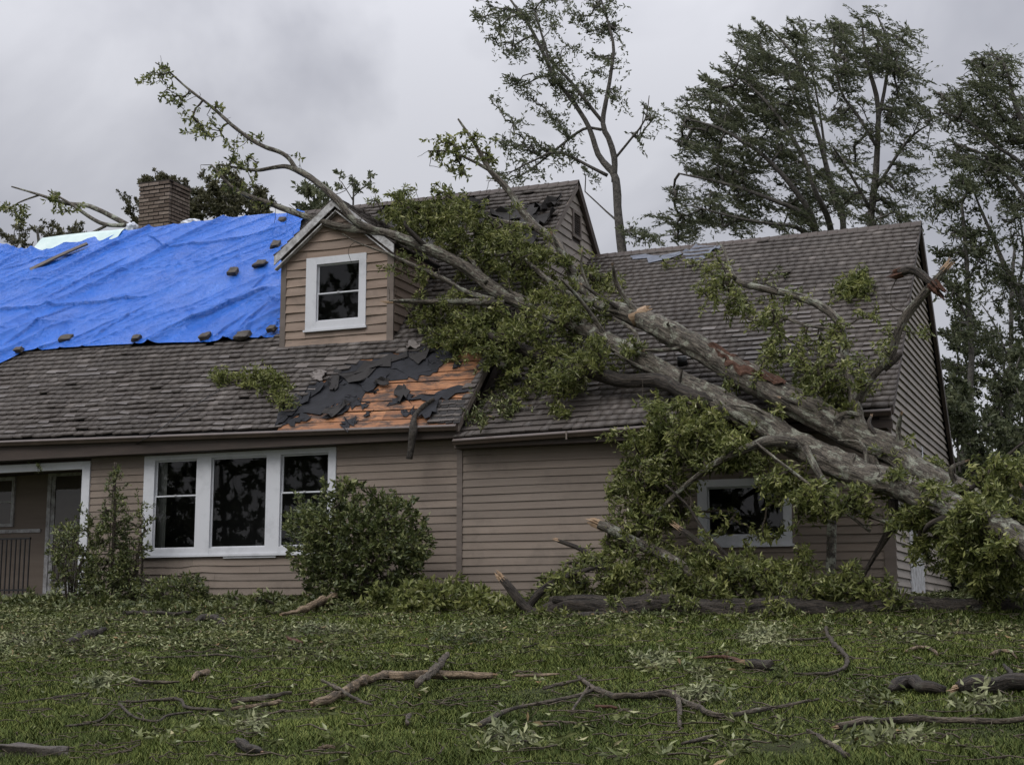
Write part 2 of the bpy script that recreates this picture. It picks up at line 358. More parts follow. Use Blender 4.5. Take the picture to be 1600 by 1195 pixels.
def catmull(P, step):
    P = np.asarray(P, float); out_ = []
    Q = np.vstack([2 * P[0] - P[1], P, 2 * P[-1] - P[-2]])
    for i in range(1, len(Q) - 2):
        n = max(1, int(np.ceil(np.linalg.norm((Q[i + 1] - Q[i])[:3]) / step)))
        for k in range(n):
            t = k / n; a, b, c, d = Q[i - 1], Q[i], Q[i + 1], Q[i + 2]
            out_.append(0.5 * ((2 * b) + (-a + c) * t + (2 * a - 5 * b + 4 * c - d) * t * t + (-a + 3 * b - 3 * c + d) * t ** 3))
    out_.append(P[-1]); return np.array(out_)
def tube(P, R, n=6, rough=0.0, seed=0.0, ridge_=0.0):
    P = np.asarray(P, float); R = np.asarray(R, float); k = len(P)
    T = np.gradient(P, axis=0); T /= np.linalg.norm(T, axis=1)[:, None] + 1e-9
    u = np.cross(T[0], (0.31, 0.2, 0.93)); u /= np.linalg.norm(u); U = []
    for t in T:
        u = u - t * (u @ t); u /= np.linalg.norm(u) + 1e-9; U.append(u)
    U = np.array(U); W = np.cross(T, U)
    a = np.arange(n) / n * 2 * np.pi
    ca, sa = np.cos(a), np.sin(a)
    rr = np.repeat(R[:, None], n, 1)
    if rough:
        s = np.cumsum(np.r_[0, np.linalg.norm(np.diff(P, axis=0), axis=1)])
        rr = rr * (1 + rough * (vn(s[:, None] * 2.2 + seed, ca[None] * 1.3 + 7, sa[None] * 1.3) + 0.6 * vn(s[:, None] * 6 + seed, ca[None] * 3.1, sa[None] * 3.1 + 4)))
    if ridge_:
        s = np.cumsum(np.r_[0, np.linalg.norm(np.diff(P, axis=0), axis=1)])
        rr = rr * (1 + ridge_ * (1 - 2.2 * np.abs(vn(s[:, None] * 1.6 + seed, ca[None] * 3.6 + 0.4 * np.sin(s[:, None] * 2), sa[None] * 3.6 + 9))) + 0.5 * ridge_ * vn(s[:, None] * 9, ca[None] * 5, sa[None] * 5))
    V = P[:, None] + rr[..., None] * (U[:, None] * ca[None, :, None] + W[:, None] * sa[None, :, None])
    V = V.reshape(-1, 3)
    i = np.arange(k - 1)[:, None] * n; j = np.arange(n)[None]; j2 = (j + 1) % n
    Q = np.stack([i + j, i + j2, i + n + j2, i + n + j], -1).reshape(-1, 4)
    global TA
    s_ = np.cumsum(np.r_[0, np.linalg.norm(np.diff(P, axis=0), axis=1)]); s_ = np.repeat(s_[:, None], n, 1)
    TA = np.stack([R[:, None] * ca[None] + seed, R[:, None] * sa[None], s_ * 0.14], -1).reshape(-1, 3); TA = np.vstack([TA, TA[0], TA[-1]])
    V = np.vstack([V, P[0], P[-1]]); c0, c1 = len(V) - 2, len(V) - 1
    caps = [(c0, (q + 1) % n, q, q) for q in range(n)] + [(c1, (k - 1) * n + q, (k - 1) * n + (q + 1) % n, (k - 1) * n + q) for q in range(n)]
    caps = [(a_, b_, c_) for a_, b_, c_, _ in caps]
    tri = np.array([(q[0], q[1], q[2]) for q in Q] + [(q[0], q[2], q[3]) for q in Q] + caps)
    return V, tri
def join(parts):
    Vs, Fs, n = [], [], 0
    for V, f_ in parts: Vs.append(V); Fs.append(f_ + n); n += len(V)
    return np.vstack(Vs), np.vstack(Fs)

def leaves(Pc, D, Ln, Wd, r, droop=0.25, fold=0.25):
    n = len(Pc); D = D / (np.linalg.norm(D, axis=1)[:, None] + 1e-9)
    s = np.cross(D, r.normal(size=(n, 3))); s /= np.linalg.norm(s, axis=1)[:, None] + 1e-9
    nn = np.cross(s, D); L_ = (Ln * r.uniform(0.65, 1.3, n))[:, None]; W_ = (Wd * r.uniform(0.7, 1.25, n))[:, None]
    b = Pc; m1 = Pc + D * L_ * 0.55 + s * W_ * 0.5 + nn * W_ * fold; m2 = Pc + D * L_ * 0.55 - s * W_ * 0.5 + nn * W_ * fold
    tip = Pc + D * L_ - nn * L_ * droop * r.uniform(-0.3, 1, n)[:, None]
    V = np.stack([b, m1, tip, m2], 1).reshape(-1, 3); i = np.arange(n)[:, None] * 4
    return V, np.vstack([i + np.array([[0, 1, 2]]), i + np.array([[0, 2, 3]])])
def sprays(P, D, r, n=10, spread=0.9, back=0.22, Ln=0.13, Wd=0.05):
    P = np.repeat(P, n, 0); D = np.repeat(D, n, 0); D = D / (np.linalg.norm(D, axis=1)[:, None] + 1e-9)
    pos = P - D * (r.uniform(0, 1, len(P)) ** 1.5 * back)[:, None] + r.normal(size=P.shape) * 0.012
    d = D + r.normal(size=P.shape) * spread * 0.7
    return leaves(pos, d, Ln, Wd, r)

def grow(stems, attr, r, step=0.25, bias=None, curl=0.2, tip_r=0.006, maxr=0.06):
    """connect every attractor to the nearest piece of wood already there; returns twig tubes and tip directions"""
    cap = sum(len(s) for s in stems) + len(attr) * 30
    nodes = np.zeros((cap, 3)); n = 0
    for s in stems: nodes[n:n + len(s)] = s; n += len(s)
    nst = n
    d0 = np.array([np.min(np.sum((nodes[:nst] - a) ** 2, 1)) for a in attr]); order = np.argsort(d0)
    paths = []; parent = {}
    cnt = np.zeros(cap); par = np.full(cap, -1)
    tips = np.zeros((len(attr), 3)); dirs = np.zeros((len(attr), 3))
    for q in order:
        a = attr[q]; d = np.linalg.norm(nodes[:n] - a, axis=1)
        if bias is not None: d = d + 0.5 * np.maximum(0, -((a - nodes[:n]) @ bias))
        b = int(np.argmin(d)); k = int(min(29, max(2, np.ceil(d[b] / step)))); p0 = nodes[b]
        t = np.linspace(0, 1, k + 1)[1:, None]; v = a - p0
        off = np.cross(v, r.normal(size=3)) * curl * r.uniform(0.3, 1) + (bias * np.linalg.norm(v) * 0.0 if bias is not None else 0)
        pts = p0 + v * t + off * (t * (1 - t)) + r.normal(size=(k, 3)) * step * 0.10 * (1 - t * 0.3)
        pts[-1] = a
        ids = np.arange(n, n + k); nodes[n:n + k] = pts; par[ids[0]] = b; par[ids[1:]] = ids[:-1]; n += k
        paths.append((b, ids)); tips[q] = a
        dv = pts[-1] - (pts[-2] if k > 1 else p0); dirs[q] = dv
        j = ids[-1]
        while j >= nst: cnt[j] += 1; j = par[j]
    parts = []
    for b, ids in paths:
        P = np.vstack([nodes[b], nodes[ids]]); c = np.r_[cnt[ids[0]], cnt[ids]]
        R = np.minimum(maxr, tip_r * np.maximum(c, 1) ** 0.55); R[-1] *= 0.6
        parts.append(tube(P, R, 4 if R[0] < 0.012 else 6))
    return parts, tips, dirs

def blob(c, r3, seed, m, name, parent=None, flat=0.0, n=1):
    """rough angular stone"""
    import bmesh
    bm = bmesh.new(); bmesh.ops.create_cube(bm, size=1.6)
    bmesh.ops.bevel(bm, geom=bm.edges[:] + bm.verts[:], offset=0.22, segments=2, affect='EDGES', profile=0.6)
    bmesh.ops.subdivide_edges(bm, edges=bm.edges[:], cuts=1, use_grid_fill=True)
    V = np.array([v.co for v in bm.verts]); Fs = [[v.index for v in f_.verts] for f_ in bm.faces]; bm.free()
    nz = fbm(V[:, 0] * 1.1 + seed, V[:, 1] * 1.1, V[:, 2] * 1.1 + seed, 3)
    V = V * (1 + 0.30 * nz[:, None]); a = seed * 2.3
    Rm = np.array([[math.cos(a), -math.sin(a), 0], [math.sin(a), math.cos(a), 0], [0, 0, 1]])
    return V * np.asarray(r3), Fs

# ------------------------------------------------------------------ ground
xs = np.concatenate([np.linspace(-600, -40, 12), np.linspace(-38, 14, 150), np.linspace(16, 600, 12)])
ys = np.concatenate([np.linspace(-300, -4, 10), np.linspace(-2, 30, 110), np.linspace(31, 900, 16)])
GX, GY = np.meshgrid(xs, ys); GZ = gz(GX, GY)
V = np.stack([GX, GY, GZ], -1).reshape(-1, 3); nx, ny = len(xs), len(ys)
ii, jj = np.meshgrid(np.arange(nx - 1), np.arange(ny - 1)); k = (jj * nx + ii).ravel()
o = mk('lawn', V, np.stack([k, k + 1, k + nx + 1, k + nx], 1), M['soil'], None, True, 'structure')

# ------------------------------------------------------------------ house
YW, YE, ZS = 25.6, 25.22, 2.92      # wall plane, eave edge, soffit
XR, XL = -3.72, -26.5               # right gable wall, left end (outside the frame)
XM = -11.62                         # end of the tall part
house = thing('house', 'storm damaged tan clapboard house with brown shingle roof and one front dormer', 'house', (-13, 29, 0))

class Patch:
    def __init__(s, EL, ER, RR, RL): s.c = [np.asarray(x, float) for x in (EL, ER, RR, RL)]
    def p(s, u, v):
        a, b, c, d = s.c; u = np.asarray(u, float)[..., None]; v = np.asarray(v, float)[..., None]
        return (a * (1 - u) + b * u) * (1 - v) + (d * (1 - u) + c * u) * v
    def n(s):
        a, b, c, d = s.c; q = np.cross(b - a, (d + c) / 2 - (a + b) / 2); return q / np.linalg.norm(q)
    def hit(s, x, y):
        r = ray(x, y); r = r / np.linalg.norm(r); u = v = 0.5; t = 30.0
        for _ in range(12):
            p = s.p(u, v); e_ = CAM + r * t - p; h = 1e-4
            J = np.stack([(s.p(u + h, v) - p) / h, (s.p(u, v + h) - p) / h, -r], 1)
            du = np.linalg.solve(J, e_); u += du[0]; v += du[1]; t += du[2]
        return u, v, t
_er = atY(710, 661, YE); _el = atY(0, 687, YE); _rr = atX(903, 285, XM + 0.1)
k_ = (_er[2] - _el[2]) / (_er[0] - _el[0])
main_roof = Patch((XL, YE, _el[2] + k_ * (XL - _el[0])), (XM + 0.1, YE, _er[2]), _rr, (XL, _rr[1], _rr[2] + 0.08))
_ge = atY(1388, 636, YE); _gl = atY(707, 684, YE); _gr = atX(1438, 350, XR + 0.12); _gg = atX(925, 402, XM)
gar_roof = Patch((XM, YE, _gl[2]), (XR + 0.12, YE, _ge[2]), _gr, _gg)
# dormer measurements
_dl = main_roof.hit(438, 543); DPl = main_roof.p(_dl[0], _dl[1]); YD = DPl[1]
DL = DPl[0]; DR = atY(614, 532, YD)[0]; DZ0 = DPl[2]; DZe = atY(440, 398, YD)[2]
_dap = atY(523, 308, YD - 0.2); DXa, DZa = _dap[0], _dap[2]

def surf(x, y):
    """distance along the ray to the house"""
    best = None
    for pt in (main_roof, gar_roof):
        u, v, t = pt.hit(x, y)
        if 0 <= u <= 1 and 0 <= v <= 1 and (best is None or t < best): best = t
    r = ray(x, y); r = r / np.linalg.norm(r)
    t = YD / r[1]; p = CAM + r * t
    if DL - 0.2 < p[0] < DR + 0.2 and p[2] > DZ0 and p[2] < DZa and abs(p[0] - DXa) * 1.0 < (DZa - p[2]) + 0.1: best = t if best is None else min(best, t)
    t = YW / r[1]; p = CAM + r * t
    if XL < p[0] < XR and -0.3 < p[2] < ZS and best is None: best = t
    return best

def clip_row(poly, z):
    """horizontal extent of a convex (h, z) polygon at height z"""
    xs_ = []
    for (a, za), (b, zb) in zip(poly, poly[1:] + poly[:1]):
        if (za - z) * (zb - z) <= 0 and za != zb: xs_.append(a + (b - a) * (z - za) / (zb - za))
    return (min(xs_), max(xs_)) if len(xs_) >= 2 else None

def clap(parent, m, to3, spans, z, h, warp=None, tb=0.026):
    """one course of lap siding: a wedge thicker at its lower edge, cut into the given spans. to3(h, z, out) -> point"""
    for (b0, b1, t0, t1) in spans:      # bottom-left, bottom-right, top-left, top-right
        if b1 - b0 < 0.02: continue
        nseg = 1 if warp is None else max(2, int((b1 - b0) / 0.25))
        V = []; Fs = []
        for i in range(nseg + 1):
            s = i / nseg; hb = b0 + (b1 - b0) * s; ht = t0 + (t1 - t0) * s
            wz, wo = (0, 0) if warp is None else warp(hb, z)
            V += [to3(hb, z + wz, 0.0), to3(hb, z + wz, tb + wo), to3(ht, z + h + 0.012 + wz, 0.005 + wo * 0.5), to3(ht, z + h + 0.012 + wz, 0.0)]
        for i in range(nseg):
            a = i * 4
            Fs += [(a + j, a + (j + 1) % 4, a + 4 + (j + 1) % 4, a + 4 + j) for j in range(4)]
        Fs += [(3, 2, 1, 0), tuple(nseg * 4 + j for j in range(4))]
        mk('clapboard', V, Fs, m, parent)

def sub_spans(x0, x1, z0, z1, holes):
    sp = [(x0, x1)]
    for (a, b, c, d) in holes:
        if z1 > c + 0.005 and z0 < d - 0.005:
            ns = []
            for s, t in sp:
                if b <= s or a >= t: ns.append((s, t))
                else:
                    if a > s: ns.append((s, a))
                    if b < t: ns.append((b, t))
            sp = ns
    o2 = []
    for s, t in sp:
        while t - s > 7.0:
            j_ = s + rng.uniform(2.6, 4.4); o2.append((s, j_ - 0.004)); s = j_
        o2.append((s, t))
    return [(s, t, s, t) for s, t in o2]

def part_rows(parent, m, to3, z, h, hole, warp=None, tb=0.026):
    a, b, c, d = hole
    if z < c < z + h and c - z > 0.015: clap(parent, m, to3, [(a, b, a, b)], z, c - z - 0.014, warp, tb)
    if z < d < z + h and z + h - d > 0.015: clap(parent, m, to3, [(a, b, a, b)], d + 0.004, z + h - d - 0.004, warp, tb * 0.8)
front = lambda y0: (lambda h, z, o_: (h, y0 - o_, z))
# --- openings on the front wall (x0, x1, z0, z1)
wa = atY(222, 868, YW); wb = atY(527, 690, YW)
W1 = (wa[0], wb[0], wa[2], 2.90)
ga = atY(1092, 852, YW); gb = atY(1236, 745, YW)
W2 = (ga[0], gb[0], ga[2], gb[2])
PX1 = atY(140, 800, YW)[0]          # right edge of porch post
POST0 = atY(128, 800, YW)[0]
XB = atY(719, 800, YW)[0]           # corner board between the two fronts
# sheathing behind the boards
mw = MB()
mw.box(XL, PX1, YW + 0.07, YW + 0.12, 2.86, 3.3)
mw.box(PX1, W1[0], YW + 0.002, YW + 0.12, -0.4, 3.1).box(W1[1], XB, YW + 0.002, YW + 0.12, -0.4, 3.1)
mw.box(W1[0], W1[1], YW + 0.002, YW + 0.12, -0.4, W1[2]).box(W1[0], W1[1], YW + 0.002, YW + 0.12, W1[3], 3.1)
main_wall = mw.build('front_wall', M['trim_dark'], house)
gw = MB()
gw.box(XB, W2[0], YW + 0.004, YW + 0.12, -0.4, 3.0).box(W2[1], XR - 0.02, YW + 0.004, YW + 0.12, -0.4, 3.0)
gw.box(W2[0], W2[1], YW + 0.004, YW + 0.12, -0.4, W2[2]).box(W2[0], W2[1], YW + 0.004, YW + 0.12, W2[3], 3.0)
gar_wall = gw.build('wing_wall', M['trim_dark'], house)
H = 0.146
def warp_main(x, z):
    k = math.exp(-((x + 17.6) / 0.55) ** 2) * max(0, 1 - abs(z - 0.45) / 0.4)
    k2 = max(0, 1 - abs(x + 19.2) / 0.5) * (0.5 if z < 1.6 else 0.1)
    s = math.sin(x * 9 + z * 23)
    return (0.05 * k * math.tanh((x + 17.6) * 6) + 0.012 * k2 * s, 0.03 * k + 0.02 * k2 * abs(s) + 0.003 * math.sin(x * 3 + z * 11))
z = -0.24
while z < ZS:
    sp = sub_spans(PX1, XB - 0.055, z, z + H, [W1])
    clap(main_wall, M['siding'], front(YW), sp, z, H, warp_main); part_rows(main_wall, M['siding'], front(YW), z, H, (W1[0], W1[1], W1[2] - .05, W1[3]))
    z += H
z = -0.31
while z < 2.7:
    sp = sub_spans(XB + 0.055, XR - 0.16, z, z + H, [W2])
    clap(gar_wall, M['siding'], front(YW), sp, z, H, lambda x, zz: (0.004 * math.sin(x * 1.3 + zz * 4), 0.003 * math.sin(x * 2 + zz * 9))); part_rows(gar_wall, M['siding'], front(YW), z, H, (W2[0], W2[1], W2[2] - .05, W2[3]))
    z += H
box('corner_board', M['trim_brown'], house, XB - 0.055, XB + 0.055, YW - 0.04, YW, -0.35, ZS - 0.12)
box('corner_board', M['trim_brown'], house, XR - 0.16, XR + 0.03, YW - 0.042, YW, -0.6, ZS + 0.02)
box('foundation', M['mortar'], house, XL, XR - 0.03, YW - 0.01, YW + 7.9, -0.7, -0.24)

def window(name, x0, x1, z0, z1, y, lights, fr=0.085, wall_m='white', frm_out=0.045, parent=house, rail_m=None, curtain=False):
    """lights: list of (x0, x1, z0, z1, railz or None) openings inside the outer frame"""
    wdw = MB()
    xs_ = [x0] + sum([[l[0], l[1]] for l in lights], []) + [x1]
    for i in range(0, len(xs_), 2): wdw.box(xs_[i], xs_[i + 1], y - frm_out, y + 0.06, z0, z1)
    for l in lights:
        wdw.box(l[0], l[1], y - frm_out + 0.003, y + 0.06, z0, l[2]); wdw.box(l[0], l[1], y - frm_out + 0.003, y + 0.06, l[3], z1)
    wo = wdw.build(name, M[wall_m], parent)
    box('sill', M[wall_m], wo, x0 - 0.03, x1 + 0.03, y - frm_out - 0.035, y, z0 - 0.045, z0)
    e2 = 0.028
    for (a, b, c, d, rz) in lights:
        yy = y + 0.01
        def sash(c_, d_, dy, th):
            s = MB(); s.box(a + .002, a + th, yy + dy, yy + dy + 0.03, c_, d_).box(b - th, b - .002, yy + dy, yy + dy + 0.03, c_, d_)
            s.box(a + th, b - th, yy + dy + .001, yy + dy + 0.03, c_, c_ + th).box(a + th, b - th, yy + dy + .001, yy + dy + 0.03, d_ - th, d_)
            s.build('sash', M[rail_m or wall_m], wo)
            mk('pane', [(a + th, yy + dy + .016, c_ + th), (b - th, yy + dy + .016, c_ + th), (b - th, yy + dy + .016, d_ - th), (a + th, yy + dy + .016, d_ - th)], [(0, 1, 2, 3)], M['glass'], wo)
        if rz is None: sash(c + .002, d - .002, 0.0, e2)
        else:
            sash(rz - 0.02, d - .002, 0.02, e2); sash(c + .002, rz + 0.02, -0.012, e2)
            box('sash_lock', M['white_worn'], wo, (a + b) / 2 - 0.02, (a + b) / 2 + 0.02, yy - 0.03, yy - 0.012, rz + 0.002, rz + 0.03)
    # dark room behind the glass
    rm = MB(); D_ = 2.4
    rm.add([(x0, y + .13, z0 - .3), (x1, y + .13, z0 - .3), (x1, y + .13, z1 + .1), (x0, y + .13, z1 + .1), (x0, y + D_, z0 - .3), (x1, y + D_, z0 - .3), (x1, y + D_, z1 + .1), (x0, y + D_, z1 + .1)],
           [(4, 5, 6, 7), (0, 1, 5, 4), (3, 7, 6, 2), (0, 4, 7, 3), (1, 2, 6, 5)])
    rm.build('room', M['room'], wo)
    if curtain:
        for (cx0, cx1) in curtain:
            q = np.linspace(cx0, cx1, 25); V = []
            for i, x_ in enumerate(q):
                yy = y + 0.2 + 0.025 * math.sin(i * 1.5); V += [(x_, yy, z0), (x_, yy, z1)]
            mk('curtain', V, [(2 * i, 2 * i + 2, 2 * i + 3, 2 * i + 1) for i in range(24)], M['curtain'], wo, True)
    return wo
px = lambda x, y: (lambda p: (p[0], p[2]))(atY(x, y, YW - 0.02))
l1 = px(238, 858); l1b = px(309, 711); l2 = px(327, 856); l2b = px(418, 706); l3 = px(436, 856); l3b = px(514, 702)
zt = 2.80; zb = (l1[1] + l2[1]) / 2
window('front_window', W1[0], W1[1], W1[2], W1[3], YW, [(l1[0], l1b[0], zb, zt, px(270, 775)[1]), (l2[0], l2b[0], zb, zt, None), (l3[0], l3b[0], zb, zt, px(470, 769)[1])],
       curtain=[(W1[0], l1[0] + 0.16)])
g1 = px(1106, 838); g1b = px(1224, 757)
window('wing_window', W2[0], W2[1], W2[2], W2[3], YW, [(g1[0], g1b[0], g1[1], g1b[1], None)])
box('apron_strip', M['white'], house, px(350, 870)[0], px(432, 870)[0], YW - 0.055, YW - 0.028, W1[2] - 0.085, W1[2] - 0.05)

# soffits, fascia, gutters
zg0, zg1 = _el[2] + k_ * (XL - _el[0]), _er[2]
def gutter(name, x0, z0, x1, z1, y):
    prof = [(0.0, 0.0), (-0.10, 0.0), (-0.135, -0.045), (-0.12, -0.075), (-0.10, -0.115), (0.0, -0.115)]
    prof = [(a, b) for a, b in prof]
    V = [(x0, y + a, z0 + b) for a, b in prof] + [(x1, y + a, z1 + b) for a, b in prof]; n = len(prof)
    V2 = [(x0, y - 0.012, z0 - 0.02), (x0, y - 0.11, z0 - 0.02), (x1, y - 0.012, z1 - 0.02), (x1, y - 0.11, z1 - 0.02)]
    g = MB(); g.add(V, [(i, i + 1, n + i + 1, n + i) for i in range(1, n - 1)] + [tuple(range(n))[::-1], tuple(n + i for i in range(n))])
    g.add([(x0, y - 0.012, z0), (x1, y - 0.012, z1), (x1, y - 0.10, z1 - 0.06), (x0, y - 0.10, z0 - 0.06)], [(0, 1, 2, 3)])
    g.obox((x0, y - 0.142, z0 - 0.052), (x1 - x0, 0, z1 - z0), (0, 0.014, 0), (0, 0, 0.016))
    o_ = g.build(name, M['gutter'], house)
    return o_
gutter('gutter', XL, zg0 - 0.03, XM + 0.08, zg1 - 0.03, YE + 0.02)
gutter('gutter', XM + 0.02, _gl[2] - 0.03, XR + 0.1, _ge[2] - 0.03, YE + 0.02)
MB().add([(XL, YE + .02, zg0 - .03), (XM + .1, YE + .02, zg1 - .03), (XM + .1, YE + .02, ZS), (XL, YE + .02, ZS), (XL, YE + .06, zg0 - .03), (XM + .1, YE + .06, zg1 - .03), (XM + .1, YE + .06, ZS), (XL, YE + .06, ZS)],
         BOXF).build('fascia', M['trim_dark'], house)
MB().box(XM, XR + 0.1, YE + .022, YE + .06, ZS - 0.2, 2.86).build('fascia', M['trim_dark'], house)
box('soffit', M['trim_dark'], house, XL, XM, YE + 0.06, YW - 0.03, ZS, ZS + 0.02)
box('soffit', M['trim_dark'], house, XM, XR, YE + 0.06, YW - 0.03, ZS - 0.2, ZS - 0.18)

# right gable wall of the wing
Yb, Zb = _gr[1] + 3.0, 3.0
Ybk = atX(1486, 860, XR)[1]
gpoly = [(YW, -0.8), (Ybk, -0.8), (Ybk, 3.05), (_gr[1], _gr[2] - 0.12), (YW, _ge[2] + (YW - YE) * 0.8)]
right = lambda x0: (lambda h, z_, o_: (x0 + o_, h, z_))
gm = MB().add([(XR - 0.003, a, b) for a, b in gpoly] + [(XR - 0.1, a, b) for a, b in gpoly], [tuple(range(5)), tuple(range(9, 4, -1))])
gable = gm.build('gable_wall', M['trim_dark'], house)
s0 = atX(1409, 705, XR); s1 = atX(1466, 745, XR)
SW = (s0[1], s1[1], 1.15, s0[2] + 0.02)
d0 = atX(1419, 880, XR)[1]; d1 = atX(1440, 880, XR)[1]
z = -0.6
while z < _gr[2] - 0.2:
    A = clip_row(gpoly, z + 1e-4); B = clip_row(gpoly, min(z + H, _gr[2] - 0.121))
    if A and B:
        holes = [SW, (d0, d1, -1, 1.2)]
        cuts = sub_spans(A[0], A[1], z, z + H, holes)
        sp = []
        for (a, b, _, _) in cuts:
            ta = B[0] if a == A[0] else a; tb_ = B[1] if b == A[1] else b
            if tb_ > ta: sp.append((a, b, ta, tb_))
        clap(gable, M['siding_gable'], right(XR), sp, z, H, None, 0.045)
    z += H
box('door_jamb', M['white_worn'], house, XR, XR + 0.05, d0 + 0.003, d1 - 0.003, -0.8, 1.2)
sw = MB()
for a, b, c, d in ((SW[0], SW[0] + .09, SW[2], SW[3]), (SW[1] - .09, SW[1], SW[2], SW[3]), (SW[0] + .09, SW[1] - .09, SW[3] - .09, SW[3]), (SW[0] + .09, SW[1] - .09, SW[2], SW[2] + .09)):
    sw.box(XR, XR + 0.05, a, b, c, d)
swo = sw.build('side_window', M['trim_brown'], house)
mk('pane', [(XR + .01, SW[0] + .09, SW[2] + .09), (XR + .01, SW[1] - .09, SW[2] + .09), (XR + .01, SW[1] - .09, SW[3] - .09), (XR + .01, SW[0] + .09, SW[3] - .09)], [(0, 1, 2, 3)], M['glass'], swo)
box('room', M['room'], swo, XR - 0.095, XR - 0.004, SW[0], SW[1], SW[2], SW[3])
box('siding_panel', M['trim_brown'], swo, XR + 0.004, XR + 0.008, SW[0] + .5, SW[0] + .9, SW[2] + .09, SW[3] - .09)
def bar3(p, q, wv, hv):
    p, q = np.asarray(p, float), np.asarray(q, float); return MB().obox(p, q - p, wv, hv)
# rakes of the wing (dark barge boards) and rear rake
e0 = gar_roof.p(1.0, 0.0); e1 = gar_roof.p(1.0, 1.0)
bar3(e0 + (-0.05, 0, -0.13), e1 + (-0.05, 0, -0.13), (0.06, 0, 0), (0, 0, 0.13)).build('rake_board', M['trim_dark'], house)
rk = np.array((XR + 0.07, Ybk + 0.28, 2.7))
bar3(e1 + (-0.05, 0.005, -0.13), rk, (0.07, 0, 0), (0, 0.12, 0.12)).build('rake_board', M['trim_dark'], house)
bar3((XR - 0.02, Ybk, -0.7), (XR - 0.02, Ybk, 3.0), (0.06, 0, 0), (0, 0.08, 0)).build('corner_board', M['trim_brown'], house)
# rear roof slopes and far walls, so that the house is closed from the side
back = MB()
g0 = gar_roof.p(0.0, 1.0)
back.add([e1, e1 * 0 + np.array((XR + 0.12, Ybk + .35, 2.8)), (XM, Ybk + 3.2, 2.8), g0], [(0, 1, 2, 3)])
m0, m1 = main_roof.p(1, 1), main_roof.p(0, 1)
back.add([m0, (m0[0], m0[1] + 7, 3.1), (m1[0], m1[1] + 7, 3.1), m1], [(0, 1, 2, 3)])
back.build('rear_roof', M['shingle_under'], house)
MB().box(XL, XM - 0.3, YW + 12.5, YW + 12.6, -0.5, 3.2).box(XL, XL + 0.1, YW, YW + 12.5, -0.5, 3.2).box(XM, XR - .12, Ybk - 0.1, Ybk, -0.5, 2.9).build('rear_wall', M['siding'], house)

# upper right gable (end wall of the tall part)
ugpoly = [(YW, 2.95), (_rr[1] + 6.6, 2.95), (_rr[1], _rr[2] - 0.12)]
um = MB().add([(XM - 0.003, a, b) for a, b in ugpoly] + [(XM - 0.1, a, b) for a, b in ugpoly], [(0, 1, 2), (5, 4, 3)])
ug = um.build('upper_gable_wall', M['trim_dark'], house)
z = 4.6
while z < _rr[2] - 0.3:
    A = clip_row(ugpoly, z); B = clip_row(ugpoly, min(z + 0.19, _rr[2] - 0.125))
    va = (atX(892, 330, XM)[1], atX(905, 330, XM)[1], atX(897, 372, XM)[2], atX(897, 330, XM)[2])
    cuts = sub_spans(A[0], A[1], z, z + 0.19, [va]); sp = []
    for (a, b, _, _) in cuts: sp.append((a, b, B[0] if a == A[0] else a, B[1] if b == A[1] else b))
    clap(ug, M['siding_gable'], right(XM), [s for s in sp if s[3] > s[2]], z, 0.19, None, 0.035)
    z += 0.19
vo = MB()
for a, b, c, d in ((va[0], va[0] + .07, va[2], va[3]), (va[1] - .07, va[1], va[2], va[3]), (va[0] + .07, va[1] - .07, va[2], va[2] + .07), (va[0] + .07, va[1] - .07, va[3] - .07, va[3])):
    vo.box(XM - .002, XM + 0.06, a, b, c, d)
vent = vo.build('attic_vent', M['trim_brown'], house)
nl = 9
for i in range(nl):
    zz = va[2] + .09 + i * (va[3] - va[2] - .18) / nl
    MB().obox((XM, va[0] + .07, zz + .05), (0, va[1] - va[0] - .14, 0), (0.045, 0, -0.05), (0.004, 0, 0.012)).build('louvre', M['trim_dark'], vent)
u0, u1 = main_roof.p(1.0, 0.0), main_roof.p(1.0, 1.0)
bar3(u0 + (-0.06, 0, -0.16), u1 + (-0.06, 0, -0.16), (0.07, 0, 0), (0, 0, 0.15)).build('rake_board', M['trim_brown'], house)
bar3(u1 + (-0.06, 0, -0.14), u1 + (-0.06, 5.2, -5.3), (0.08, 0, 0), (0, 0.13, 0.12)).build('rake_board', M['trim_dark'], house)

# ---- roofs: underlay sheets, then every shingle
def to_obj(pt, name, m, drop=0.02, nu=8, nv=8):
    n_ = pt.n(); uu, vv = np.meshgrid(np.linspace(0, 1, nu + 1), np.linspace(0, 1, nv + 1)); P = pt.p(uu, vv).reshape(-1, 3) - n_ * drop
    i, j = np.meshgrid(np.arange(nu), np.arange(nv)); k = (j * (nu + 1) + i).ravel()
    return mk(name, P, np.stack([k, k + 1, k + nu + 2, k + nu + 1], 1), m, house)
roof_main = to_obj(main_roof, 'main_roof', M['shingle_under'], 0.03)
roof_gar = to_obj(gar_roof, 'wing_roof', M['shingle_under'], 0.03)

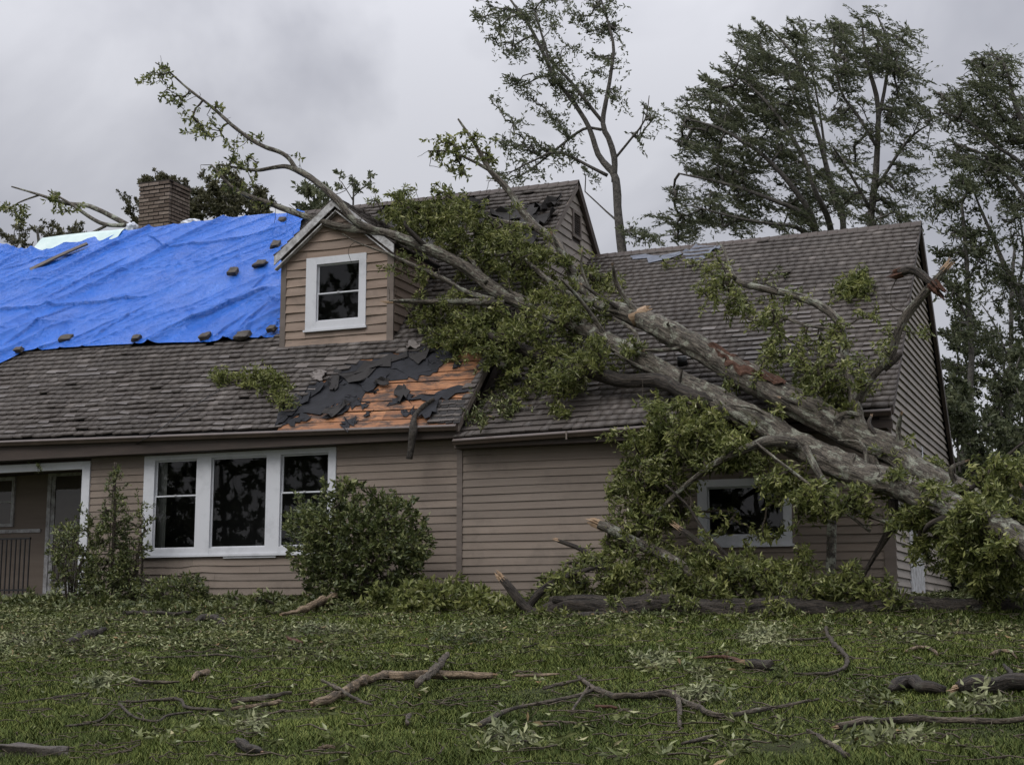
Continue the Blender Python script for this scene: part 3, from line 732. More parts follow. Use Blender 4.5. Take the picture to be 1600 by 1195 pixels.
def inpoly(x, y, poly):
    c = False; n = len(poly)
    for i in range(n):
        x0, y0 = poly[i]; x1, y1 = poly[i - 1]
        if (y0 > y) != (y1 > y) and x < (x1 - x0) * (y - y0) / (y1 - y0) + x0: c = not c
    return c
TARP = [(-90, 610), (0, 572), (40, 553), (100, 549), (220, 541), (330, 539), (436, 527), (440, 400), (480, 342), (210, 350), (130, 382), (70, 393), (0, 388), (-90, 400)]
HOLE = [(428, 672), (470, 625), (520, 590), (560, 566), (610, 556), (640, 548), (700, 540), (770, 535), (752, 575), (722, 622), (690, 630), (668, 668)]
DECKV = {}
def shingle_mesh(pt, u0, u1, v0, v1, lift, n_, jig):
    a = pt.p(u0, v0); b = pt.p(u1, v0); c = pt.p(u1, v1); d = pt.p(u0, v1)
    dn = a - d; dn = dn / np.linalg.norm(dn)
    t = 0.014
    lo = n_ * (0.032 + lift)
    V = [a + n_ * (0.004 + lift) + dn * jig[0], b + n_ * (0.004 + lift) + dn * jig[1], c - n_ * 0.004, d - n_ * 0.004,
         a + lo + n_ * t + dn * jig[0], b + lo + n_ * t + dn * jig[1], c + n_ * 0.006, d + n_ * 0.006]
    return V
SHF = [(4, 5, 6, 7), (0, 1, 5, 4), (1, 2, 6, 5), (3, 0, 4, 7)]
allsh = []
def shingle_roof(pt, rows, wid, skip, who, rough):
    n_ = pt.n(); ulen = np.linalg.norm(pt.c[1] - pt.c[0]); vl = 1.0 / rows
    for rI in range(rows):
        x = -rng.uniform(0, wid) / ulen
        v0 = rI * vl; v1 = min(1.0, v0 + vl * 1.18)
        while x < 1:
            wd = wid * rng.uniform(0.6, 1.35) / ulen; a, b = max(0, x), min(1, x + wd - 0.003 / ulen); x += wd
            if b - a < 0.03 / ulen: continue
            mid = pt.p((a + b) / 2, v0 + vl / 2); q = proj(mid)
            if q[0] < -420 or skip(q[0], q[1], mid): continue
            wavy = rough * (0.6 + 0.6 * float(vn(a * ulen * 0.8, rI * 0.7, 4.0)))
            lift = max(0, wavy) * rng.uniform(0.0, 1.0)
            jig = rng.normal(size=2) * 0.008 * (1 + 30 * rough)
            jig += 0.02 * float(vn(a * ulen * 0.7, rI * 0.35, 9)) * (1 + 20 * rough)
            if rng.random() < rough * 1.2: lift += rng.uniform(0.01, 0.05)
            V = shingle_mesh(pt, a, b, v0, v1, lift, n_, jig)
            pr = [proj(V[i]) for i in (4, 5, 6)]
            area = abs((pr[1][0] - pr[0][0]) * (pr[2][1] - pr[1][1]))
            tn = rng.uniform(0.36, 0.58) if who == 'gar' else rng.uniform(0.28, 0.62)
            if rng.random() < (0.05 if who == 'gar' else 0.07): tn = rng.uniform(0.8, 1)
            allsh.append((area, q, V, float(tn), who))
def skip_main(x, y, p):
    if inpoly(x, y, TARP) and not (y > 540): return True
    if inpoly(x, y, HOLE): return True
    if x < 470 and y < 395: return True
    if DL + 0.1 < p[0] < DR - 0.1 and p[1] > YD + 0.15: return True
    return False
shingle_roof(main_roof, 52, 0.23, skip_main, 'main', 0.028)
def skip_gar(x, y, p): return False
shingle_roof(gar_roof, 40, 0.22, skip_gar, 'gar', 0.003)
allsh.sort(key=lambda s: -s[0])
def vis(s):
    x, y = s[1]
    return (0 < x < 1600) and not (930 < x < 1420 and y > 560) and not (620 < x < 930 and y < 560)
nind = 0; rest = {'main': ([], []), 'gar': ([], [])}; rtone = {'main': [], 'gar': []}
for s in allsh:
    own = roof_main if s[4] == 'main' else roof_gar
    if nind < 280 and vis(s):
        mk('shingle', s[2], SHF, M['shingle'], own, attr=[s[3]] * 8); nind += 1
    else:
        rest[s[4]][0].append(np.array(s[2])); rtone[s[4]] += [s[3]] * 8
for who, own in (('main', roof_main), ('gar', roof_gar)):
    Vs = rest[who][0]; V = np.vstack(Vs); n = len(Vs)
    Fq = (np.arange(n)[:, None, None] * 8 + np.array(SHF)[None]).reshape(-1, 4)
    mk('shingle_field', V, Fq, M['shingle'], own, kind='stuff', attr=rtone[who])
# ridge caps
def ridge(pt, name, m, x0=0.0, x1=1.0, n=40):
    a = pt.p(x0, 1.0); b = pt.p(x1, 1.0)
    mb = MB()
    for i in range(n):
        p = a + (b - a) * (i / n); q = a + (b - a) * ((i + 1.12) / n)
        h0, h1 = 0.02, 0.035
        mb.add([p + (0, -0.13, -0.10 + h0), p + (0, 0, 0.03 + h0), p + (0, 0.13, -0.10 + h0), q + (0, -0.13, -0.10 + h1), q + (0, 0, 0.03 + h1), q + (0, 0.13, -0.10 + h1)], [(0, 3, 4, 1), (1, 4, 5, 2)])
    return mb.build(name, m, house)
ridge(gar_roof, 'ridge_cap', M['trim_dark'], 0.0, 1.0, 36)
ridge(main_roof, 'ridge_cap', M['trim_dark'], 0.5, 1.0, 30)

# ---- exposed roof boards, felt and torn shingles in the storm hole
n_m = main_roof.n()
def onmain(x, y, off=0.0):
    u, v, t = main_roof.hit(x, y); return main_roof.p(u, v) + n_m * off
def ongar(x, y, off=0.0):
    u, v, t = gar_roof.hit(x, y); return gar_roof.p(u, v) + gar_roof.n() * off
deck = MB()
hc = [main_roof.hit(x, y) for x, y in HOLE]; vmin, vmax = min(c[1] for c in hc), max(c[1] for c in hc)
nb = 9; dv = (vmax - vmin) / nb; ulen = np.linalg.norm(main_roof.c[1] - main_roof.c[0])
umin = min(c[0] for c in hc); roof_deck = None
for i in range(nb):
    u = umin + 0.004 * i + rng.uniform(0, 0.012); v0 = vmin + i * dv
    while u < 0.99:
        u2 = min(1.0 - 0.002, u + rng.uniform(1.6, 3.6) / ulen)
        if u2 - u > 0.01:
            a = main_roof.p(u, v0 + 0.004 * dv); b = main_roof.p(u2 - 0.004 / ulen, v0); d = main_roof.p(u, v0 + dv * 0.90)
            lf = rng.uniform(-0.004, 0.008)
            o_ = MB().obox(a - n_m * (0.022 - lf), b - a, d - a, n_m * 0.022).build('deck_board', M['deck'], roof_main)
        u = u2
def sheet(name, pix, off, m, parent, onf=onmain, nrm=None, th=0.008, curl=0.0, seed=1.0, sub=4, label=None, rag=0.10):
    """irregular flap: pixel outline -> polygon lying on the roof with thickness, torn outline and curled edges"""
    nrm = n_m if nrm is None else nrm; P = []
    k = len(pix)
    for i in range(k):
        p, q = np.array(pix[i], float), np.array(pix[(i + 1) % k], float)
        for j in range(sub):
            t_ = j / sub; r_ = p + (q - p) * t_ + (rng.normal(size=2) * np.linalg.norm(q - p) * rag if j else 0); P.append(r_)
    pts = np.array([onf(x, y, off) for x, y in P]); c = pts.mean(0)
    cur = np.array([curl * max(0, float(vn(i * 0.9, seed, 0.3)) + 0.3) for i in range(len(pts))])
    inner = c + (pts - c) * 0.6
    pts = pts + nrm * cur[:, None]
    n = len(pts); V = np.vstack([pts, inner, c[None], pts - nrm * th]); Fs = []
    for i in range(n):
        j = (i + 1) % n; Fs += [(i, j, n + j, n + i), (n + i, n + j, 2 * n), (2 * n + 1 + i, 2 * n + 1 + j, j, i)]
    return mk(name, V, Fs, m, parent)
FELT = [[(436, 657), (466, 624), (520, 588), (562, 564), (612, 552), (664, 548), (676, 580), (640, 588), (605, 592), (585, 606), (560, 622), (520, 634), (478, 646)],
        [(600, 562), (640, 548), (700, 545), (712, 556), (690, 572), (672, 588), (640, 590)],
        [(432, 662), (470, 646), (488, 652), (470, 660), (455, 667)],
        [(500, 655), (530, 632), (548, 634), (545, 642), (520, 654)],
        [(640, 625), (660, 618), (730, 606), (735, 612), (690, 622)],
        [(560, 600), (610, 585), (600, 596), (575, 615)]]
for i, q in enumerate(FELT): sheet('roofing_felt', q, 0.012 + 0.004 * i, M['felt'], roof_main, curl=0.025, seed=i * 3.1)
TORN = [[(616, 617), (632, 603), (642, 612), (626, 632)], [(512, 598), (525, 580), (536, 585), (524, 612), (516, 612)],
        [(430, 668), (440, 642), (500, 600), (512, 602), (470, 634), (446, 660)], [(530, 592), (590, 566), (640, 552), (638, 560), (600, 572), (550, 600)],
        [(640, 560), (668, 545), (680, 552), (655, 572)], [(655, 655), (680, 628), (690, 632), (674, 658)],
        [(505, 652), (540, 630), (552, 632), (520, 656)], [(590, 596), (612, 600), (606, 606), (586, 604)]]
for i, q in enumerate(TORN): sheet('torn_shingle', q, 0.03 + 0.004 * i, M['felt'] if i % 3 == 2 else M['shingle_under'], roof_main, curl=0.09, seed=i * 1.7, th=0.012)
for i in range(26):
    x0, y0 = rng.uniform(470, 745), rng.uniform(550, 664)
    if not inpoly(x0, y0, HOLE): continue
    w_ = rng.uniform(4, 17); h_ = rng.uniform(2, 5)
    sheet('felt_scrap', [(x0 - w_, y0 + h_ * .6), (x0 - w_ * .3, y0 - h_), (x0 + w_, y0 - h_ * .8), (x0 + w_ * .5, y0 + h_)], 0.01 + 0.002 * (i % 5), M['felt'], roof_main, curl=0.03, seed=i * 1.3, rag=0.25)
for i in range(3):      # the few courses left at the eave corner
    for j in range(4):
        x0 = 672 + j * 12 + i * 3; y0 = 663 - i * 12
        sheet('shingle', [(x0, y0), (x0 + 11, y0 - 1), (x0 + 14, y0 - 12), (x0 + 3, y0 - 11)], 0.03 + 0.005 * i, M['shingle_under'], roof_main, sub=1)
UPT = [[(770, 345), (810, 328), (845, 322), (858, 330), (830, 345), (790, 358)], [(800, 360), (840, 340), (872, 335), (862, 350), (830, 372)], [(700, 330), (740, 318), (770, 322), (740, 336)],
       [(780, 372), (830, 362), (850, 378), (820, 396)], [(745, 350), (770, 338), (790, 350), (765, 362)], [(836, 330), (880, 312), (878, 322), (850, 338)]]
for i, q in enumerate(UPT): sheet('torn_shingle', q, 0.06 + 0.01 * i, M['shingle_under'], roof_main, curl=0.22, seed=i * 2.9, th=0.02)
sheet('patch_sheet', [(1065, 396), (1092, 386), (1128, 386), (1112, 397), (1095, 408), (1072, 406)], 0.03, M['slate_sheet'], roof_gar, onf=ongar, nrm=gar_roof.n(), curl=0.06, seed=3)
sheet('ridge_patch', [(986, 404), (1064, 396), (1066, 400), (990, 408)], 0.05, M['slate_sheet'], roof_gar, onf=ongar, nrm=gar_roof.n(), curl=0.02, seed=5)

# ---- dormer
dz1 = DZe
fpoly = [(DL, DZ0 - 0.05), (DR, DZ0 - 0.05), (DR, DZe), (DXa, DZa - 0.12), (DL, DZe)]
dq0 = atY(478, 517, YD); dq1 = atY(574, 395, YD)
DW = (dq0[0], dq1[0], dq0[2], dq1[2])
dm_ = MB()
for q_ in ([(DL, DZ0 - .05), (DR, DZ0 - .05), (DR, DW[2]), (DL, DW[2])], [(DL, DW[2]), (DW[0], DW[2]), (DW[0], DW[3]), (DL, DZe)], [(DW[1], DW[2]), (DR, DW[2]), (DR, DZe), (DW[1], DW[3])], [(DL, DZe), (DW[0], DW[3]), (DW[1], DW[3]), (DR, DZe), (DXa, DZa - .12)]):
    k_q = len(q_); dm_.add([(a, YD, b) for a, b in q_] + [(a, YD + .1, b) for a, b in q_], [tuple(range(k_q - 1, -1, -1)), tuple(range(k_q, 2 * k_q))])
dor = dm_.build('dormer_wall', M['trim_dark'], house)
z = DZ0 - 0.04; HD = 0.19
while z < DZa - 0.2:
    A = clip_row(fpoly, z + 1e-4); B = clip_row(fpoly, min(z + HD, DZa - 0.125))
    a0 = max(A[0], DL + 0.13) if z < DZe else A[0]; a1 = min(A[1], DR - 0.13) if z < DZe else A[1]
    b0 = max(B[0], DL + 0.13) if z + HD < DZe else B[0]; b1 = min(B[1], DR - 0.13) if z + HD < DZe else B[1]
    cuts = sub_spans(a0, a1, z, z + HD, [DW]); sp = [(a, b, b0 if a == a0 else a, b1 if b == a1 else b) for a, b, _, _ in cuts]
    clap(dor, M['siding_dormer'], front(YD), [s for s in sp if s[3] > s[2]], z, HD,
         lambda x, zz: (0.010 * math.sin(x * 4 + zz * 9) * (0.4 + (zz * 7 % 1)), 0.012 * max(0, math.sin(x * 5 + zz * 17))), 0.034)
    part_rows(dor, M['siding_dormer'], front(YD), z, HD, (DW[0], DW[1], DW[2] - .05, DW[3]), None, 0.034)
    z += HD
box('dormer_corner_board', M['trim_brown'], house, DL, DL + 0.13, YD - 0.045, YD, DZ0 - 0.06, DZe + 0.02)
box('dormer_corner_board', M['trim_brown'], house, DR - 0.13, DR + 0.02, YD - 0.045, YD, DZ0 - 0.06, DZe + 0.02)
dp = lambda x, y: (lambda p: (p[0], p[2]))(atY(x, y, YD - 0.02))
q0 = dp(494, 503); q1 = dp(562, 407)
window('dormer_window', DW[0], DW[1], DW[2], DW[3], YD, [(q0[0], q1[0], q0[1], q1[1], dp(525, 457)[1])])
# dormer side wall and roof: run back until they meet the main slope
def mz(x, y):       # height of main roof at (x, y)
    a, b, c = main_roof.c[1], main_roof.c[0], main_roof.c[2]; nn = np.cross(b - a, c - a); return a[2] - (nn[0] * (x - a[0]) + nn[1] * (y - a[1])) / nn[2]
def my(x, zq):
    lo, hi = YE, 34.0
    for _ in range(40):
        m_ = (lo + hi) / 2
        if mz(x, m_) < zq: lo = m_
        else: hi = m_
    return lo
for X_, sgn in ((DR, 1), (DL, -1)):
    sw_ = MB().add([(X_, YD + .002, DZ0 - .05), (X_, my(X_, DZe), DZe), (X_, YD + .002, DZe), (X_ - sgn * .1, YD + .002, DZ0 - .05), (X_ - sgn * .1, my(X_, DZe), DZe), (X_ - sgn * .1, YD + .002, DZe)],
                  [(0, 1, 2), (5, 4, 3), (0, 2, 5, 3)]).build('dormer_side_wall', M['trim_dark'], house)
    z = DZ0 - 0.02
    while z < DZe - 0.05:
        y1 = my(X_, z + 0.01); y2 = my(X_, z + HD)
        to = (lambda h, zq, o_: (DR + o_, h, zq)) if sgn > 0 else (lambda h, zq, o_: (DL - o_, h, zq))
        if y1 > YD + 0.05 and sgn > 0: clap(sw_, M['siding_dormer'], to, [(YD + .01, y1, YD + .01, y2)], z, HD, None, 0.034)
        z += HD
yr = my(DXa, DZa); ov = 0.18
sl = (DZa - DZe) / (DXa - DL)
for sgn, Xe in ((-1, DL), (1, DR)):
    slp = (DZa - DZe) / abs(DXa - Xe); xe = Xe + sgn * 0.09; ze = DZe - slp * 0.09
    ye = my(xe, ze)
    dpatch = Patch((xe, YD - ov, ze), (xe, max(ye, YD + .3), ze), (DXa, yr, DZa), (DXa, YD - ov, DZa))
    if sgn < 0: dpatch = Patch(dpatch.c[1], dpatch.c[0], dpatch.c[3], dpatch.c[2])
    n_ = dpatch.n(); n_ = n_ if n_[2] > 0 else -n_
    uu = dpatch.c
    dr = mk('dormer_roof', [c for c in uu] + [c - n_ * 0.06 for c in uu], BOXF, M['shingle_under'], house)
    parts = []; tone = []
    for rI in range(9):
        xx = 0.0
        while xx < 1:
            wd = rng.uniform(0.06, 0.11); V = shingle_mesh(dpatch, xx, min(1, xx + wd - .004), rI / 9, min(1, (rI + 1.2) / 9), rng.uniform(0, 0.012), n_, rng.normal(size=2) * .006)
            parts.append(np.array(V)); tone += [float(rng.random())] * 8; xx += wd
    Fq = (np.arange(len(parts))[:, None, None] * 8 + np.array(SHF)[None]).reshape(-1, 4)
    mk('shingle_field', np.vstack(parts), Fq, M['shingle'], dr, kind='stuff', attr=tone)
    # barge board: pale inner face on the front, two boards
    a = np.array((xe, YD - ov - 0.02, ze)); b = np.array((DXa, YD - ov - 0.02, DZa))
    bar3(a + (0, 0, -0.20), b + (0, 0, -0.20), (0, 0.03, 0), (0, 0, 0.19)).build('barge_board', M['white_worn'], house)
    bar3(a + (0, 0.035, -0.30), b + (0, 0.035, -0.30), (0, ov - 0.06, 0), (0, 0, 0.03)).build('barge_soffit', M['white_worn'], house)

# ---- chimney with every brick
YC = _rr[1] + 0.9
c0 = atY(215, 362, YC); c1 = atY(263, 365, YC); ctop = atY(215, 288, YC)[2]
CX0, CX1 = c0[0], c1[0]; CD = 0.95
Zc0 = _rr[2] - 1.0
chim = MB().box(CX0 + .02, CX1 - .02, YC + .02, YC + CD - .02, Zc0, ctop - .03).build('chimney', M['mortar'], house)
bh = 0.105
nz = int((ctop - Zc0) / bh)
bm_cache = {}
def brick(dx, dy, dz):
    key = (round(dx, 3), round(dy, 3))
    if key not in bm_cache:
        me = bpy.data.meshes.new('brick'); b = 0.008
        me.from_pydata(*(lambda mb: (mb.v, [], mb.f))(MB().add([(b, b, 0), (dx - b, b, 0), (dx - b, dy - b, 0), (b, dy - b, 0), (0, 0, b), (dx, 0, b), (dx, dy, b), (0, dy, b), (0, 0, dz - b), (dx, 0, dz - b), (dx, dy, dz - b), (0, dy, dz - b), (b, b, dz), (dx - b, b, dz), (dx - b, dy - b, dz), (b, dy - b, dz)],
            [(0, 3, 2, 1), (12, 13, 14, 15)] + [(l + i, l + (i + 1) % 4, l + 4 + (i + 1) % 4, l + 4 + i) for l in (0, 4, 8) for i in range(4)]))); me.materials.append(M['brick']); bm_cache[key] = me
    return bm_cache[key]
CWx = CX1 - CX0; nbx = 3; nby = 4
for r_ in range(nz):
    zz = ctop - (r_ + 1) * bh
    corb = 0.035 if r_ < 1 else (0.018 if r_ < 2 else 0.0)
    bw = (CWx) / nbx; bd = CD / nby
    off = 0.5 if r_ % 2 else 0.0
    xs_ = [0] + [(i + off) * bw for i in range(nbx + 1) if 0 < (i + off) * bw < CWx] + [CWx]
    for a, b in zip(xs_, xs_[1:]):
        if b - a > 0.05:
            o_ = bpy.data.objects.new('brick', brick(b - a - 0.022, 0.11, bh - 0.026)); o_.location = (CX0 + a + .007 , YC - corb + rng.normal() * .003, zz); link(o_, chim)
    ys_ = [0.115] + [(i + 0.5 - off) * bd for i in range(nby + 1) if 0.16 < (i + 0.5 - off) * bd < CD] + [CD]
    for a, b in zip(ys_, ys_[1:]):
        if b - a > 0.05:
            o_ = bpy.data.objects.new('brick', brick(0.11, b - a - 0.022, bh - 0.026)); o_.location = (CX1 - 0.105 + corb + rng.normal() * .003, YC + a + .007, zz); link(o_, chim)
box('chimney_cap', M['mortar'], chim, CX0 - .02, CX1 + .02, YC - .02, YC + CD, ctop - 0.02, ctop + 0.02)

# ---- porch on the left
PB = YW + 1.9
porch = MB().box(XL, PX1, PB, PB + 0.1, -0.2, 3.0).box(PX1 - 0.02, PX1 + 0.1, YW + .13, PB, -0.2, 3.0).build('porch_back_wall', M['siding'], house)
box('porch_ceiling', M['trim_dark'], house, XL, PX1 - 0.02, YW + 0.06, PB, 2.86, 2.9)
box('porch_floor', M['porch_floor'], house, XL, PX1 - 0.02, YW - 0.1, PB, -0.25, 0.12)
box('porch_beam', M['white'], house, XL, PX1, YW - 0.05, YW + 0.06, 2.70, 2.86)
box('porch_post', M['white'], house, POST0, PX1, YW - 0.05, YW + 0.08, 0.0, 2.70)
pb = lambda x, y: (lambda p: (p[0], p[2]))(atY(x, y, PB))
da = pb(70, 905); db = pb(140, 735)
dm = MB().box(da[0], da[0] + .1, PB - .06, PB, .12, db[1]).box(db[0] - .1, db[0], PB - .06, PB, .12, db[1]).box(da[0] + .1, db[0] - .1, PB - .06, PB, db[1] - .1, db[1])
dm.box(da[0] + .1, da[0] + .2, PB - .03, PB, .12, db[1] - .1).box(db[0] - .2, db[0] - .1, PB - .03, PB, .12, db[1] - .1).box(da[0] + .2, db[0] - .2, PB - .03, PB, .12, .42)
door = dm.build('front_door', M['white_worn'], house)
mk('pane', [(da[0] + .2, PB - .012, .42), (db[0] - .2, PB - .012, .42), (db[0] - .2, PB - .012, db[1] - .1), (da[0] + .2, PB - .012, db[1] - .1)], [(0, 1, 2, 3)], M['glass'], door)
box('handle', M['iron'], door, db[0] - .17, db[0] - .13, PB - .09, PB - .03, 1.1, 1.2)
pw0 = pb(-60, 825); pw1 = pb(26, 745)
pwm = MB().box(pw0[0], pw0[0] + .08, PB - .05, PB, pw0[1], pw1[1]).box(pw1[0] - .08, pw1[0], PB - .05, PB, pw0[1], pw1[1]).box(pw0[0] + .08, pw1[0] - .08, PB - .05, PB, pw0[1], pw0[1] + .07).box(pw0[0] + .08, pw1[0] - .08, PB - .05, PB, pw1[1] - .08, pw1[1])
pwm.box(pw0[0] + .08, pw1[0] - .08, PB - .04, PB, (pw0[1] + pw1[1]) / 2 - .02, (pw0[1] + pw1[1]) / 2 + .02)
pwo = pwm.build('porch_window', M['white_worn'], house)
mk('pane', [(pw0[0] + .08, PB - .015, pw0[1]), (pw1[0] - .08, PB - .015, pw0[1]), (pw1[0] - .08, PB - .015, pw1[1]), (pw0[0] + .08, PB - .015, pw1[1])], [(0, 1, 2, 3)], M['glass'], pwo)
ra = pb(-80, 832); rb = pb(64, 832)
box('chair_rail', M['white_worn'], house, ra[0], rb[0], PB - .045, PB, ra[1] - .05, ra[1] + .03)
rl = thing('porch_railing', 'black iron railing with thin balusters inside the shaded porch', 'railing', (atY(20, 900, YW + .7)[0], YW + .7, 0.12))
y_ = YW + 0.7; x0 = atY(-120, 838, y_)[0]; x1 = atY(48, 838, y_)[0]; zt_ = atY(20, 840, y_)[2]
box('handrail', M['iron'], rl, x0, x1, y_ - .025, y_ + .025, zt_ - .04, zt_)
box('bottom_rail', M['iron'], rl, x0, x1, y_ - .015, y_ + .015, 0.2, 0.235)
xx = x1 - 0.02
while xx > x0:
    box('baluster', M['iron'], rl, xx - .012, xx + .012, y_ - .012, y_ + .012, 0.12, zt_ - .04); xx -= 0.125

# ------------------------------------------------------------------ tarps and what weighs them down
CREASE = [(-20, 494, 235, 470, 0.075, 0.20), (240, 533, 440, 455, 0.09, 0.25), (230, 372, 262, 392, 0.05, 0.15), (255, 392, 420, 372, 0.05, 0.25), (0, 548, 140, 470, 0.06, 0.25), (20, 568, 120, 528, 0.05, 0.15), (60, 480, 210, 400, 0.05, 0.3), (330, 535, 400, 490, 0.06, 0.15), (375, 520, 436, 470, 0.08, 0.12), (395, 528, 437, 500, 0.07, 0.1), (388, 468, 432, 420, 0.06, 0.12), (140, 540, 250, 470, 0.045, 0.25), (0, 425, 150, 398, 0.04, 0.2), (90, 548, 200, 500, 0.04, 0.15)]
def tarp(name, label, top, bot, m, nu, nv, amp, off, seed, hem=True):
    tx = np.array(top, float); bx = np.array(bot, float); V = np.zeros((nv + 1, nu + 1, 3)); 
    for i in range(nu + 1):
        s = i / nu
        x1 = np.interp(s, np.linspace(0, 1, len(tx)), tx[:, 0]); y1 = np.interp(s, np.linspace(0, 1, len(tx)), tx[:, 1])
        x0 = np.interp(s, np.linspace(0, 1, len(bx)), bx[:, 0]); y0 = np.interp(s, np.linspace(0, 1, len(bx)), bx[:, 1])
        ua, va_, _ = main_roof.hit(x0, y0); ub, vb, _ = main_roof.hit(x1, y1); vb = min(vb, 1.0)
        for j in range(nv + 1):
            t = j / nv; V[j, i] = main_roof.p(ua + (ub - ua) * t, va_ + (vb - va_) * t)
    X = V[..., 0]; Z = V[..., 2]
    # folds fan out from the chimney towards the lower left and from the right edge
    ang = np.arctan2(Z - 9.6, X + 24.4); rad = np.hypot(Z - 9.6, X + 24.4)
    def rg(n_, p): return np.maximum(0, 1 - np.abs(n_) * 3.2) ** p
    f1 = rg(vn((X * 0.62 * 1.0 - Z * 0.80) * 1.5 + 0.3 * vn(X * .4, Z * .4, 2), (X * 0.8 + Z * 0.6) * 0.16, seed), 1.8)
    f2 = rg(vn((X * 0.45 - Z * 0.9) * 4.2 + 0.5 * vn(X, Z, 4), (X * .9 + Z * .45) * 0.3, seed + 3), 2.4)
    f3 = rg(vn(X * 0.25 + 2, Z * 1.5 + 0.25 * X, seed + 8), 4)
    f4 = vn(X * 5, Z * 5, seed) * 0.35 + vn(X * 11, Z * 11, seed) * 0.2
    edge = np.clip((X - (X.max() - 1.6)) / 1.6, 0, 1)
    h = amp * (1.5 * f1 + 0.5 * f2 + 0.12 * f3 + 0.12 * f4 + edge * (1.1 * rg(vn(X * 3.2 - Z * 1.1, Z * 0.8, seed + 5), 1.2) + 0.5 * vn(X * 4, Z * 4, 8)) + 1.0 * (0.5 + 0.5 * vn(X * 0.55 - Z * 0.3, Z * 0.5, seed)))
    f5 = rg(vn((X * 0.5 - Z * 0.86) * 8 + 0.7 * vn(X * 1.2, Z * 1.2, 6), (X * .86 + Z * .5) * 0.8, seed + 11), 2.0) * np.clip(0.5 + 1.2 * vn(X * 0.6, Z * 0.6, 21), 0, 1)
    f6 = rg(vn(X * 2.4 + Z * 1.2, Z * 3.2 - X * 1.5, seed + 31), 3) * np.clip(0.2 + 1.2 * vn(X * 0.7, Z * 0.7, 44), 0, 1)
    h = h + amp * (0.32 * f5 + 0.16 * f6)
    for (xa, ya, xb, yb, a_, w_) in CREASE:
        p_, q_ = onmain(xa, ya), onmain(xb, yb); ux, uz = q_[0] - p_[0], q_[2] - p_[2]; ll = math.hypot(ux, uz); ux /= ll; uz /= ll
        al = (X - p_[0]) * ux + (Z - p_[2]) * uz; ac = -(X - p_[0]) * uz + (Z - p_[2]) * ux + 0.035 * vn(al * 1.7, xa, 3.0)
        fade = np.clip(al / 0.3, 0, 1) * np.clip((ll - al) / 0.5, 0, 1)
        h = h + a_ * fade * np.where(ac > 0, np.exp(-(ac / w_) ** 1.0), 0.0)
    seam = np.exp(-((Z - 7.0 - 0.02 * X + 0.06 * vn(X * 2, 0.5, 1)) / 0.03) ** 2) + np.exp(-((Z - 8.85 - 0.03 * X) / 0.03) ** 2)
    h = h + 0.022 * seam
    V = V + n_m * (off + h)[..., None]
    ii, jj = np.meshgrid(np.arange(nu), np.arange(nv)); k = (jj * (nu + 1) + ii).ravel()
    o_ = mk(name, V.reshape(-1, 3), np.stack([k, k + 1, k + nu + 2, k + nu + 1], 1), m, None, True)
    return tag(o_, label, 'tarp')
tarp('tarp', 'large wrinkled bright blue tarp stretched over the left roof slope', [(-90, 402), (0, 388), (70, 394), (130, 383), (175, 364), (205, 350), (235, 345), (290, 345), (345, 343), (410, 340), (478, 336)],
     [(-90, 612), (0, 572), (40, 553), (100, 549), (160, 545), (220, 541), (275, 540), (330, 539), (370, 535), (436, 527)], M['tarp'], 520, 240, 0.075, 0.035, 2.0)
# pale sheet over the ridge, behind the blue one
V = []; Fs = []
for i in range(41):
    s = i / 40; x_ = -27.0 + (atY(196, 352, _rr[1])[0] + 27.0) * s
    zr = float(np.interp(x_, [main_roof.c[3][0], main_roof.c[2][0]], [main_roof.c[3][2], main_roof.c[2][2]])); yr_ = _rr[1]
    for j, (dy, dz) in enumerate(((-1.5, -1.42), (-0.8, -0.74), (-0.12, 0.0), (0.0, 0.10), (0.25, 0.0), (0.9, -0.7))):
        V.append((x_, yr_ + dy - .02, zr + dz + (0.02 * float(vn(x_ * 1.3, j * 0.8, 2)) + 0.03 if j > 1 else -0.06)))
for i in range(40):
    for j in range(5): Fs.append((i * 6 + j, (i + 1) * 6 + j, (i + 1) * 6 + j + 1, i * 6 + j + 1))
tag(mk('tarp', V, Fs, M['pale_tarp'], None, True), 'pale mint tarp showing along the ridge left of the chimney', 'tarp')
def crumple(name, label, pts, r3, m, seed):
    import bmesh
    bm = bmesh.new(); bmesh.ops.create_icosphere(bm, subdivisions=4, radius=1.0)
    V = np.array([v.co for v in bm.verts]); Fs = np.array([[v.index for v in f_.verts] for f_ in bm.faces]); bm.free()
    d = 1 + 0.55 * (1 - np.abs(vn(V[:, 0] * 2 + seed, V[:, 1] * 2, V[:, 2] * 2)) * 2) * 0.5 + 0.2 * vn(V[:, 0] * 6, V[:, 1] * 6 + seed, V[:, 2] * 6)
    V = V * d[:, None] * np.asarray(r3) + pts
    return tag(mk(name, V, Fs, m), label, 'plastic sheet')
crumple('plastic_sheet', 'crumpled clear plastic bunched at the right foot of the chimney', atY(300, 351, YC - 0.1), (0.30, 0.2, 0.12), M['plastic'], 2)
crumple('plastic_sheet', 'small crumpled plastic tuft at the left foot of the chimney', atY(207, 357, YC - 0.5), (0.13, 0.15, 0.13), M['plastic'], 7)
